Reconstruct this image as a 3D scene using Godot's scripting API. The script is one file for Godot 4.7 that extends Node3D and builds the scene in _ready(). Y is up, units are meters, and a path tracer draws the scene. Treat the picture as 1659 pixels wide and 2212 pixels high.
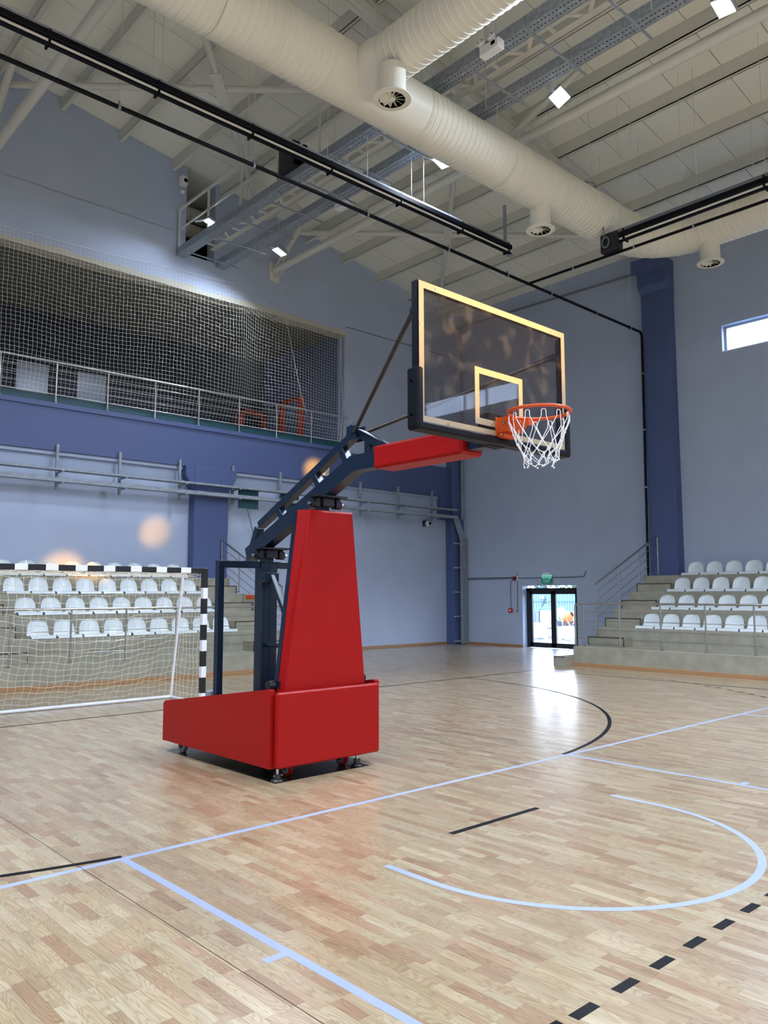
extends Node3D
# A sports hall with a portable basketball backstop, built from code only. y is up, metres.
# x runs along the basketball end line, z into the court; the end line is z = 0 and the back wall z = -13.5.

# ---------------------------------------------------------------- mesh builder
class MB:
	var v := PackedVector3Array()
	var n := PackedVector3Array()
	var t := PackedVector2Array()
	var c := PackedColorArray()
	var col := Color(1, 1, 1)

	func tri3(a: Vector3, b: Vector3, d: Vector3, na: Vector3, nb: Vector3, nd: Vector3, ta := Vector2.ZERO, tb := Vector2.ZERO, td := Vector2.ZERO) -> void:
		# wound so that the front (clockwise) side looks along the normals
		if (b - a).cross(d - a).dot(na + nb + nd) > 0.0:
			v.append_array([a, d, b]); n.append_array([na, nd, nb]); t.append_array([ta, td, tb])
		else:
			v.append_array([a, b, d]); n.append_array([na, nb, nd]); t.append_array([ta, tb, td])
		c.append_array([col, col, col])

	func tri(a: Vector3, b: Vector3, d: Vector3, hint: Vector3) -> void:
		var m := (b - a).cross(d - a)
		if m.length_squared() < 1e-16: return
		m = m.normalized()
		if m.dot(hint) < 0.0: m = -m
		tri3(a, b, d, m, m, m, uvof(a, m), uvof(b, m), uvof(d, m))

	func uvof(p: Vector3, m: Vector3) -> Vector2:
		var a := m.abs()
		if a.y >= a.x and a.y >= a.z: return Vector2(p.x, p.z)
		if a.x >= a.z: return Vector2(p.z, -p.y)
		return Vector2(p.x, -p.y)

	func quad(a: Vector3, b: Vector3, d: Vector3, e: Vector3, hint: Vector3) -> void:
		tri(a, b, d, hint); tri(a, d, e, hint)

	func quads(a: Vector3, b: Vector3, d: Vector3, e: Vector3, na: Vector3, nb: Vector3, nd: Vector3, ne: Vector3) -> void:
		tri3(a, b, d, na, nb, nd, uvof(a, na), uvof(b, na), uvof(d, na)); tri3(a, d, e, na, nd, ne, uvof(a, na), uvof(d, na), uvof(e, na))

	func box(p: Vector3, s: Vector3, bev := 0.0, bas := Basis()) -> void:
		var h := s * 0.5
		var b := minf(bev, minf(h.x, minf(h.y, h.z)) * 0.9)
		for ax in 3:
			var ay := (ax + 1) % 3
			var az := (ax + 2) % 3
			for sg in [-1.0, 1.0]:
				var q: Array[Vector3] = []
				for k in [[-1, -1], [1, -1], [1, 1], [-1, 1]]:
					var w := Vector3.ZERO
					w[ax] = sg * h[ax]; w[ay] = k[0] * (h[ay] - b); w[az] = k[1] * (h[az] - b)
					q.append(p + bas * w)
				var hint := Vector3.ZERO
				hint[ax] = sg
				quad(q[0], q[1], q[2], q[3], bas * hint)
			if b > 0.0:
				for s1 in [-1.0, 1.0]:
					for s2 in [-1.0, 1.0]:
						var q2: Array[Vector3] = []
						for k in [[-1, 0], [1, 0], [1, 1], [-1, 1]]:
							var w := Vector3.ZERO
							w[ax] = k[0] * (h[ax] - b)
							w[ay] = s1 * (h[ay] if k[1] == 0 else h[ay] - b)
							w[az] = s2 * (h[az] - b if k[1] == 0 else h[az])
							q2.append(p + bas * w)
						var hint2 := Vector3.ZERO
						hint2[ay] = s1; hint2[az] = s2
						quad(q2[0], q2[1], q2[2], q2[3], bas * hint2)
		if b > 0.0:
			for sx in [-1.0, 1.0]:
				for sy in [-1.0, 1.0]:
					for sz in [-1.0, 1.0]:
						var a := Vector3(sx * h.x, sy * (h.y - b), sz * (h.z - b))
						var d := Vector3(sx * (h.x - b), sy * h.y, sz * (h.z - b))
						var e := Vector3(sx * (h.x - b), sy * (h.y - b), sz * h.z)
						tri(p + bas * a, p + bas * d, p + bas * e, bas * Vector3(sx, sy, sz))

	func slab(x0: float, y0: float, z0: float, x1: float, y1: float, z1: float, bev := 0.0) -> void:
		box(Vector3(x0 + x1, y0 + y1, z0 + z1) * 0.5, Vector3(absf(x1 - x0), absf(y1 - y0), absf(z1 - z0)), bev)

	func beam(p: Vector3, q: Vector3, w: float, h: float, bev := 0.0, up := Vector3.UP) -> void:
		var z := (q - p).normalized()
		if absf(z.dot(up)) > 0.98: up = Vector3.RIGHT if absf(z.x) < 0.9 else Vector3.BACK
		var x := up.cross(z).normalized()
		box((p + q) * 0.5, Vector3(w, h, p.distance_to(q)), bev, Basis(x, z.cross(x), z))

	func tube(pts: Array, r: float, sides := 8, caps := true, closed := false) -> void:
		var rings: Array = []
		var nrm: Array = []
		var k := pts.size()
		var up := Vector3.UP
		for i in k:
			var a: Vector3 = pts[(i - 1 + k) % k] if closed or i > 0 else pts[0]
			var b: Vector3 = pts[(i + 1) % k] if closed or i < k - 1 else pts[k - 1]
			var d := (b - a).normalized()
			if i == 0 and absf(d.dot(up)) > 0.95: up = Vector3.RIGHT
			var x := up.cross(d)
			if x.length() < 1e-3: x = Vector3.RIGHT.cross(d)
			x = x.normalized()
			var y := d.cross(x).normalized()
			up = y
			var ring: Array = []
			var nr: Array = []
			for j in sides:
				var an := TAU * j / sides
				var m := x * cos(an) + y * sin(an)
				ring.append((pts[i] as Vector3) + m * r); nr.append(m)
			rings.append(ring); nrm.append(nr)
		for i in (k if closed else k - 1):
			var i2 := (i + 1) % k
			for j in sides:
				var j2 := (j + 1) % sides
				quads(rings[i][j], rings[i2][j], rings[i2][j2], rings[i][j2], nrm[i][j], nrm[i2][j], nrm[i2][j2], nrm[i][j2])
		if caps and not closed:
			for e in [0, k - 1]:
				var d2: Vector3 = (pts[0] - pts[1]) if e == 0 else (pts[k - 1] - pts[k - 2])
				for j in sides: tri(pts[e], rings[e][j], rings[e][(j + 1) % sides], d2)

	func rod(p: Vector3, q: Vector3, r: float, sides := 8) -> void:
		tube([p, q], r, sides)

	# profile: Array of [radius, height]; turned about the axis of bas.y through p
	func lathe(p: Vector3, prof: Array, sides := 24, bas := Basis()) -> void:
		for i in prof.size() - 1:
			var r0: float = prof[i][0]
			var y0: float = prof[i][1]
			var r1: float = prof[i + 1][0]
			var y1: float = prof[i + 1][1]
			var s := Vector2(y1 - y0, r0 - r1)
			if s.length() < 1e-9: continue
			s = s.normalized()
			for j in sides:
				var a0 := TAU * j / sides
				var a1 := TAU * (j + 1) / sides
				var d0 := Vector3(cos(a0), 0, sin(a0))
				var d1 := Vector3(cos(a1), 0, sin(a1))
				var n0 := bas * (d0 * s.x + Vector3.UP * s.y)
				var n1 := bas * (d1 * s.x + Vector3.UP * s.y)
				var A := p + bas * (d0 * r0 + Vector3.UP * y0)
				var B := p + bas * (d0 * r1 + Vector3.UP * y1)
				var C := p + bas * (d1 * r1 + Vector3.UP * y1)
				var D := p + bas * (d1 * r0 + Vector3.UP * y0)
				if r1 > 1e-6: tri3(A, B, C, n0, n0, n1)
				if r0 > 1e-6: tri3(A, C, D, n0, n1, n1)

	# polygon in the xy plane of xf, extruded along its z from -d/2 to d/2
	func prism(poly: Array, d: float, xf: Transform3D) -> void:
		var pp := PackedVector2Array(poly)
		var area := 0.0
		for i in pp.size(): area += pp[i].cross(pp[(i + 1) % pp.size()])
		var ix := Geometry2D.triangulate_polygon(pp)
		for s in [-1.0, 1.0]:
			for i in range(0, ix.size(), 3):
				var q: Array = []
				for k in 3: q.append(xf * Vector3(pp[ix[i + k]].x, pp[ix[i + k]].y, s * d * 0.5))
				tri(q[0], q[1], q[2], xf.basis * Vector3(0, 0, s))
		for i in pp.size():
			var a := pp[i]
			var b := pp[(i + 1) % pp.size()]
			var m := Vector2(b.y - a.y, a.x - b.x) * signf(area)
			quad(xf * Vector3(a.x, a.y, -d / 2), xf * Vector3(b.x, b.y, -d / 2), xf * Vector3(b.x, b.y, d / 2), xf * Vector3(a.x, a.y, d / 2), xf.basis * Vector3(m.x, m.y, 0))

	# closed shell over a grid of points (rows of equal length), th thick
	func shell(g: Array, th: float) -> void:
		var R := g.size()
		var K: int = g[0].size()
		var nn: Array = []
		for i in R:
			var row: Array = []
			for j in K:
				var du: Vector3 = g[mini(i + 1, R - 1)][j] - g[maxi(i - 1, 0)][j]
				var dv: Vector3 = g[i][mini(j + 1, K - 1)] - g[i][maxi(j - 1, 0)]
				row.append(du.cross(dv).normalized())
			nn.append(row)
		for i in R - 1:
			for j in K - 1:
				quads(g[i][j], g[i + 1][j], g[i + 1][j + 1], g[i][j + 1], nn[i][j], nn[i + 1][j], nn[i + 1][j + 1], nn[i][j + 1])
				var o := func(a: int, b: int) -> Vector3: return g[a][b] - nn[a][b] * th
				quads(o.call(i, j), o.call(i + 1, j), o.call(i + 1, j + 1), o.call(i, j + 1), -nn[i][j], -nn[i + 1][j], -nn[i + 1][j + 1], -nn[i][j + 1])
		var edge := func(a: int, b: int, e: int, f: int, h: Vector3) -> void:
			quad(g[a][b], g[e][f], g[e][f] - nn[e][f] * th, g[a][b] - nn[a][b] * th, h)
		for i in R - 1:
			edge.call(i, 0, i + 1, 0, g[i][0] - g[i][1]); edge.call(i, K - 1, i + 1, K - 1, g[i][K - 1] - g[i][K - 2])
		for j in K - 1:
			edge.call(0, j, 0, j + 1, g[0][j] - g[1][j]); edge.call(R - 1, j, R - 1, j + 1, g[R - 1][j] - g[R - 2][j])

	func mesh(m: Material) -> ArrayMesh:
		var a := []
		a.resize(Mesh.ARRAY_MAX)
		a[Mesh.ARRAY_VERTEX] = v; a[Mesh.ARRAY_NORMAL] = n; a[Mesh.ARRAY_TEX_UV] = t; a[Mesh.ARRAY_COLOR] = c
		var am := ArrayMesh.new()
		am.add_surface_from_arrays(Mesh.PRIMITIVE_TRIANGLES, a)
		am.surface_set_material(0, m)
		return am

# ---------------------------------------------------------------- scene tree helpers
var M := {}
var taken := {}
var rng := RandomNumberGenerator.new()

func numbered(called: String) -> String:
	var k: int = taken.get(called, 0)
	taken[called] = k + 1
	return called if k == 0 else "%s_%03d" % [called, k]

func tag(o: Node3D, label: String, category: String, group := "") -> Node3D:
	o.set_meta("label", label); o.set_meta("category", category)
	if group: o.set_meta("group", group)
	return o

func thing(called: String, label: String, category: String, at := Vector3.ZERO, group := "") -> Node3D:
	var o := Node3D.new()
	o.name = numbered(called)
	add_child(o)
	o.position = at
	return tag(o, label, category, group)

# one named mesh under parent; the shape is given in world coordinates, whatever the parent's place
func put(called: String, b: MB, m: Material, parent: Node3D = null) -> MeshInstance3D:
	var o := MeshInstance3D.new()
	o.mesh = b.mesh(m)
	o.cast_shadow = GeometryInstance3D.SHADOW_CASTING_SETTING_ON
	if parent == null:
		o.name = numbered(called); add_child(o)
	else:
		o.name = called; parent.add_child(o, true)
		var p: Node3D = parent
		var off := Vector3.ZERO
		while p != self:
			off += p.position
			p = p.get_parent()
		o.position = -off
	return o

func struct(called: String, b: MB, m: Material) -> MeshInstance3D:
	var o := put(called, b, m)
	o.set_meta("kind", "structure")
	return o

func holder(called: String) -> Node3D:
	var o := Node3D.new()
	o.name = called; add_child(o); o.set_meta("kind", "structure")
	return o

func mat(col: Color, rough := 0.6, metal := 0.0) -> StandardMaterial3D:
	var m := StandardMaterial3D.new()
	m.albedo_color = col; m.roughness = rough; m.metallic = metal
	return m

func c8(r: int, g: int, b: int) -> Color:
	return Color(r / 255.0, g / 255.0, b / 255.0)

func noise_tex(freq: float, lo: Color, hi: Color, size := 512, oct := 4, sd := 1, normal := false) -> NoiseTexture2D:
	var f := FastNoiseLite.new()
	f.seed = sd; f.frequency = freq; f.fractal_octaves = oct
	var x := NoiseTexture2D.new()
	x.width = size; x.height = size; x.seamless = true; x.noise = f; x.as_normal_map = normal
	if not normal:
		var r := Gradient.new()
		r.set_color(0, lo); r.set_color(1, hi)
		x.color_ramp = r
	return x

func roof_y(x: float) -> float:
	return 13.81 - 0.148 * absf(x)

const ORD := ["first", "second", "third", "fourth", "fifth", "sixth", "seventh", "eighth", "ninth", "tenth", "eleventh", "twelfth"]
const X0 := 0.11   # the backstop's middle

func _ready() -> void:
	rng.seed = 20240611
	# ---- camera
	var cam := Camera3D.new()
	cam.name = "camera"
	cam.fov = 65.702
	cam.position = Vector3(-4.7287, 1.671, 4.9706)
	cam.rotation = Vector3(0.1035, -0.7395, -0.0015)
	cam.near = 0.05; cam.far = 300.0
	add_child(cam)
	cam.current = true
	# ---- sky and exposure
	var env := Environment.new()
	var sm := ProceduralSkyMaterial.new()
	sm.sky_top_color = c8(150, 185, 235); sm.sky_horizon_color = c8(235, 240, 250)
	sm.ground_horizon_color = c8(200, 200, 200); sm.ground_bottom_color = c8(120, 118, 115)
	sm.sky_energy_multiplier = 3.3; sm.ground_energy_multiplier = 1.6
	var sky := Sky.new()
	sky.sky_material = sm
	env.background_mode = Environment.BG_SKY
	env.sky = sky
	env.tonemap_mode = Environment.TONE_MAPPER_LINEAR
	env.tonemap_exposure = 1.28
	env.sdfgi_enabled = true; env.ssao_enabled = true; env.ssil_enabled = true
	var we := WorldEnvironment.new()
	we.name = "environment"; we.environment = env
	add_child(we)
	added_sun_spots()
	materials()
	build_floor()
	build_shell()
	build_roof()
	build_outside()
	build_backstop()
	build_stands()
	build_goal()
	build_gallery()
	build_catwalks()
	build_ducts()
	build_rollers()
	build_trays()
	build_wall_items()

# added narrow warm spotlights outside the high window panes, standing in for late sun
func added_sun_spots() -> void:
	var i := 0
	for q in [[Vector3(9.3, 5.35, -13.5), 1.5, 700.0], [Vector3(4.6, 3.3, -13.5), 1.2, 1400.0], [Vector3(2.45, 2.35, -13.1), 1.2, 2200.0]]:
		var to: Vector3 = q[0]
		var d := Vector3(2.15, 1.0, 3.483).normalized()
		var from := to + d * ((15.65 - to.x) / d.x + 1.5)
		beam_light("added_sun_spot_%03d" % i, from, to, q[1], q[2])
		i += 1
	beam_light("added_board_spot", Vector3(16.5, 8.62, 22.7), Vector3(0.15, 4.0, 1.03), 2.3, 2300.0)  # separate spotlight added for the warm glow on the backboard edge

func beam_light(called: String, from: Vector3, to: Vector3, angle: float, energy: float) -> void:
	var l := SpotLight3D.new()
	l.name = called
	l.light_color = c8(255, 180, 62)
	l.light_energy = energy
	l.spot_angle = angle; l.spot_angle_attenuation = 1.0; l.spot_range = 60.0; l.spot_attenuation = 2.0
	l.light_size = 0.1
	l.shadow_enabled = true
	add_child(l)
	l.look_at_from_position(from, to, Vector3.UP)

func materials() -> void:
	M.wall = mat(c8(178, 191, 213), 0.6)
	M.wall.albedo_texture = noise_tex(0.006, Color(0.972, 0.972, 0.972), Color(1, 1, 1), 512, 5, 3)
	M.wall.uv1_triplanar = true; M.wall.uv1_world_triplanar = true; M.wall.uv1_scale = Vector3(0.25, 0.25, 0.25)
	M.beam = mat(c8(78, 93, 136), 0.5)
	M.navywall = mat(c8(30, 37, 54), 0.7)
	M.render = mat(c8(196, 192, 176), 0.9)
	M.ceil = mat(c8(234, 234, 222), 0.75)
	M.steel = mat(c8(214, 214, 204), 0.5)
	M.galv = mat(c8(168, 178, 186), 0.6, 0.25)
	M.galv.albedo_texture = noise_tex(0.03, Color(0.8, 0.8, 0.82), Color(1, 1, 1), 256, 3, 9)
	M.galv.uv1_triplanar = true
	M.duct = mat(c8(232, 230, 214), 0.45)
	M.ductdark = mat(c8(120, 116, 104), 0.5)
	M.black = mat(c8(24, 27, 34), 0.45)
	M.void = mat(c8(5, 5, 6), 0.9)
	M.void.metallic_specular = 0.1
	M.navy = mat(c8(14, 32, 52), 0.35)
	M.navyrail = mat(c8(8, 10, 19), 0.5)
	M.navyrail.metallic_specular = 0.3
	M.red = mat(c8(156, 11, 11), 0.42)
	M.red.metallic_specular = 0.35
	M.red.normal_enabled = true
	M.red.normal_texture = noise_tex(0.02, Color(0, 0, 0), Color(1, 1, 1), 512, 4, 21, true)
	M.red.normal_scale = 0.06
	M.red.uv1_triplanar = true; M.red.uv1_scale = Vector3(0.8, 0.8, 0.8)
	M.orange = mat(c8(200, 74, 14), 0.35)
	M.white = mat(c8(236, 238, 240), 0.4)
	M.cream = mat(c8(240, 236, 226), 0.4)
	M.sun_tinted_paint = mat(c8(172, 156, 128), 0.5)  # white paint with the warm sun glow tinted into its colour
	M.rope = mat(c8(236, 238, 240), 0.8)
	M.net = mat(c8(228, 228, 218), 0.8)
	M.goalnet = mat(c8(232, 226, 202), 0.8)
	M.chrome = mat(c8(200, 200, 205), 0.22, 1.0)
	M.inox = mat(c8(186, 184, 180), 0.28, 1.0)
	M.darkmetal = mat(c8(70, 68, 66), 0.4, 0.8)
	M.rubber = mat(c8(40, 40, 42), 0.7)
	M.greytyre = mat(c8(150, 148, 142), 0.6)
	M.concrete = mat(c8(164, 160, 142), 0.75)
	M.concrete.albedo_texture = noise_tex(0.012, Color(0.88, 0.88, 0.87), Color(1, 1, 1), 512, 5, 5)
	M.concrete.uv1_triplanar = true; M.concrete.uv1_world_triplanar = true; M.concrete.uv1_scale = Vector3(0.4, 0.4, 0.4)
	M.edging = mat(c8(64, 48, 40), 0.6)
	M.seat = mat(c8(212, 220, 220), 0.25)
	M.oak = mat(c8(168, 126, 86), 0.5)
	M.frame = mat(c8(18, 20, 24), 0.4)
	M.glass = mat(Color(0.85, 0.92, 0.95, 0.06), 0.02)
	M.glass.transparency = BaseMaterial3D.TRANSPARENCY_ALPHA
	M.board = mat(Color(0.16, 0.16, 0.18, 0.34), 0.02)
	M.board.transparency = BaseMaterial3D.TRANSPARENCY_ALPHA
	var dust := noise_tex(0.012, Color(0.16, 0.16, 0.18, 0.3), Color(0.36, 0.35, 0.33, 0.35), 512, 7, 77)
	(dust.color_ramp as Gradient).set_offset(0, 0.5)
	(dust.color_ramp as Gradient).set_offset(1, 0.85)
	M.board.albedo_color = Color(1, 1, 1, 1)
	M.board.albedo_texture = dust
	M.board.uv1_scale = Vector3(0.7, 0.7, 0.7)
	M.paintwhite = mat(c8(160, 172, 205), 0.5)
	M.paintblack = mat(c8(12, 11, 15), 0.45)
	M.paintblack.metallic_specular = 0.3
	M.lamp = mat(Color(1, 1, 1), 0.5)
	M.lamp.emission_enabled = true; M.lamp.emission = c8(238, 245, 255); M.lamp.emission_energy_multiplier = 12.0
	M.teal = mat(c8(28, 74, 84), 0.5)
	M.green = mat(c8(20, 120, 96), 0.5)
	M.green.emission_enabled = true; M.green.emission = c8(20, 120, 96); M.green.emission_energy_multiplier = 0.15
	M.greenlit = mat(c8(150, 235, 215), 0.5)
	M.greenlit.emission_enabled = true; M.greenlit.emission = c8(150, 235, 215); M.greenlit.emission_energy_multiplier = 0.2
	M.alarm = mat(c8(180, 24, 24), 0.4)
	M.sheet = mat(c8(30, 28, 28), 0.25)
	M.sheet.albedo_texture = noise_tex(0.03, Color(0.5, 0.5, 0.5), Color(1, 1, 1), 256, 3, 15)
	M.paper = mat(c8(206, 218, 244), 0.6)
	M.pipe = mat(c8(110, 118, 126), 0.5)
	# wood: fine streaks over ring contours, tinted plank by plank
	var w := 512
	var rings := FastNoiseLite.new()
	rings.seed = 4; rings.frequency = 0.006; rings.fractal_octaves = 2
	var fine := FastNoiseLite.new()
	fine.seed = 8; fine.frequency = 0.05; fine.fractal_octaves = 3
	var by := PackedByteArray()
	by.resize(w * w * 3)
	for y in w:
		for x in w:
			# x runs along the grain
			var a := rings.get_noise_2d(x * 0.35, y * 1.1)
			var g := 0.5 + 0.5 * sin(a * 42.0)
			var f := fine.get_noise_2d(x * 0.16, y * 2.4)
			var k := clampf(0.94 + 0.09 * f - 0.085 * pow(g, 3.0) + 0.05 * a, 0.0, 1.0)
			var i := (y * w + x) * 3
			by[i] = int(255.0 * k); by[i + 1] = int(255.0 * pow(k, 1.25)); by[i + 2] = int(255.0 * pow(k, 1.6))
	var im := Image.create_from_data(w, w, false, Image.FORMAT_RGB8, by)
	M.wood = mat(Color(1, 1, 1), 0.36)
	M.wood.albedo_texture = ImageTexture.create_from_image(im)
	M.wood.vertex_color_use_as_albedo = true
	M.wood.clearcoat_enabled = true; M.wood.clearcoat = 0.8; M.wood.clearcoat_roughness = 0.24
	M.woodfar = mat(c8(206, 182, 152), 0.3)

const TONES := [[226, 208, 178], [220, 200, 168], [216, 194, 160], [212, 188, 154], [210, 184, 150], [204, 177, 143], [204, 172, 140], [196, 162, 130], [216, 192, 156], [222, 202, 170], [214, 190, 158], [208, 182, 150]]

func plank(b: MB, x: float, z0: float, z1: float, w: float) -> void:
	var t: Array = TONES[rng.randi() % TONES.size()]
	var k := rng.randf_range(0.97, 1.03)
	b.col = (c8(int(t[0] * 0.895), int(t[1] * 0.9), int(t[2] * 0.875)) * k).clamp().srgb_to_linear()
	b.col.a = 1.0
	var e := 0.0006   # chamfer
	var g := 0.0002   # joint
	var a0 := x + g
	var a1 := x + w - g
	var q0 := z0 + g
	var q1 := z1 - g
	var ou := rng.randf() * 8.0
	var ov := rng.randf() * 8.0
	var T := [Vector3(a0 + e, 0, q0 + e), Vector3(a1 - e, 0, q0 + e), Vector3(a1 - e, 0, q1 - e), Vector3(a0 + e, 0, q1 - e)]
	var L := [Vector3(a0, -e, q0), Vector3(a1, -e, q0), Vector3(a1, -e, q1), Vector3(a0, -e, q1)]
	var uv := func(p: Vector3) -> Vector2: return Vector2(ou + p.z * 0.9, ov + p.x * 1.7)
	var U := Vector3.UP
	b.tri3(T[0], T[1], T[2], U, U, U, uv.call(T[0]), uv.call(T[1]), uv.call(T[2]))
	b.tri3(T[0], T[2], T[3], U, U, U, uv.call(T[0]), uv.call(T[2]), uv.call(T[3]))
	var O := [Vector3(0, 0.6, -1), Vector3(1, 0.6, 0), Vector3(0, 0.6, 1), Vector3(-1, 0.6, 0)]
	for i in 4:
		var j := (i + 1) % 4
		var m: Vector3 = O[i].normalized()
		b.tri3(T[i], T[j], L[j], m, m, m, uv.call(T[i]), uv.call(T[j]), uv.call(L[j]))
		b.tri3(T[i], L[j], L[i], m, m, m, uv.call(T[i]), uv.call(L[j]), uv.call(L[i]))

func strip(b: MB, x0: float, z0: float, x1: float, z1: float) -> void:
	b.slab(x0, -0.001, z0, x1, 0.0009, z1)

func ring(b: MB, cx: float, cz: float, r0: float, r1: float, a0: float, a1: float) -> void:
	var k := int(maxf(4.0, absf(a1 - a0) * r1 / 0.08))
	for i in k:
		var p := a0 + (a1 - a0) * i / k
		var q := a0 + (a1 - a0) * (i + 1) / k
		var f := func(r: float, a: float) -> Vector3: return Vector3(cx + r * sin(a), 0.0009, cz + r * cos(a))
		b.quad(f.call(r0, p), f.call(r1, p), f.call(r1, q), f.call(r0, q), Vector3.UP)

func line(fl: Node3D, b: MB, m: Material) -> void:
	put("court_line", b, m, fl)

func build_floor() -> void:
	var b := MB.new()
	b.slab(-15.95, -0.3, -13.8, 15.95, -0.006, 41.8)
	var fl := struct("floor", b, M.woodfar)
	# planks, 7 cm wide, running away from the end line; laid wherever the picture could look
	var W := 0.0656
	var cam := Vector3(-4.7287, 1.671, 4.9706)
	var near: Array = []
	var all: Array = []
	var cols := int(24.4 / W)
	for i in cols:
		var x := -8.74 + i * W
		var z := -13.5 - rng.randf() * 0.4
		while z < 6.2:
			var ln: float = [0.18, 0.22, 0.26, 0.3, 0.35, 0.4, 0.45][rng.randi() % 7]
			if x < 15.6:
				all.append([x, maxf(z, -13.6), minf(z + ln, 6.2)])
			z += ln
	# the 300 planks that show largest are single parts
	var fwd := Vector3(sin(0.7395), 0, -cos(0.7395))
	var side := Vector3(cos(0.7395), 0, sin(0.7395))
	for i in all.size():
		var p := Vector3(all[i][0] + W / 2, 0, (all[i][1] + all[i][2]) / 2) - cam
		var d := p.dot(fwd)
		if d > 2.95 and absf(p.dot(side)) < d * 0.48: near.append([d, i])
	near.sort_custom(func(p, q): return p[0] < q[0])
	var single := {}
	for i in 290: single[near[i][1]] = true
	var rest := MB.new()
	for i in all.size():
		var a: Array = all[i]
		if a[2] - a[1] < 0.03: continue
		if single.has(i):
			var s := MB.new()
			plank(s, a[0], a[1], a[2], W)
			put("plank", s, M.wood, fl)
		else:
			plank(rest, a[0], a[1], a[2], W)
	var far := put("planks", rest, M.wood, fl)
	far.set_meta("kind", "stuff")
	# white basketball lines
	b = MB.new(); strip(b, -7.5, -0.05, 7.5, 0.0); line(fl, b, M.paintwhite)
	for s in [-1.0, 1.0]:
		b = MB.new(); strip(b, s * 2.40, 0.0, s * 2.45, 5.8); line(fl, b, M.paintwhite)
		b = MB.new(); strip(b, s * 2.45, 1.75, s * 2.56, 1.80); line(fl, b, M.paintwhite)
		b = MB.new(); strip(b, s * 7.45, 0.0, s * 7.5, 28.0); line(fl, b, M.paintwhite)
	b = MB.new(); strip(b, -2.45, 5.75, 2.45, 5.8); line(fl, b, M.paintwhite)
	b = MB.new()
	strip(b, -6.65, 0.0, -6.6, 2.99); strip(b, 6.6, 0.0, 6.65, 2.99)
	ring(b, 0, 1.575, 6.7, 6.75, -1.36, 1.36); line(fl, b, M.paintwhite)
	b = MB.new()
	strip(b, -1.30, 1.2, -1.25, 1.575); strip(b, 1.25, 1.2, 1.30, 1.575)
	ring(b, 0, 1.575, 1.25, 1.30, -PI / 2, PI / 2); line(fl, b, M.paintwhite)
	# black handball lines
	b = MB.new(); strip(b, -2.6895, -9.0, -2.6855, 6.2); put("expansion_joint", b, M.edging, fl)
	b = MB.new(); strip(b, -0.5, 1.0, 0.5, 1.05); line(fl, b, M.paintblack)
	b = MB.new(); strip(b, -9.8, -5.93, 9.8, -5.88); line(fl, b, M.paintblack)
	for s in [-1.0, 1.0]:
		b = MB.new(); strip(b, s * 9.75, -5.93, s * 9.8, 34.0); line(fl, b, M.paintblack)
		b = MB.new(); ring(b, s * 1.5, -5.905, 5.88, 5.93, s * 0.155, s * 1.57); line(fl, b, M.paintblack)
	for k in range(-1, 11):
		b = MB.new()
		var x := -1.618 + 0.3117 * k
		strip(b, x, 2.986, x + 0.155, 3.036); line(fl, b, M.paintblack)
	for s in [-1.0, 1.0]:
		for k in 44:
			var a := 0.055 + k * 0.0346
			b = MB.new(); ring(b, s * 1.5, -6.0, 8.99, 9.04, s * a, s * (a + 0.0172)); line(fl, b, M.paintblack)

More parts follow.
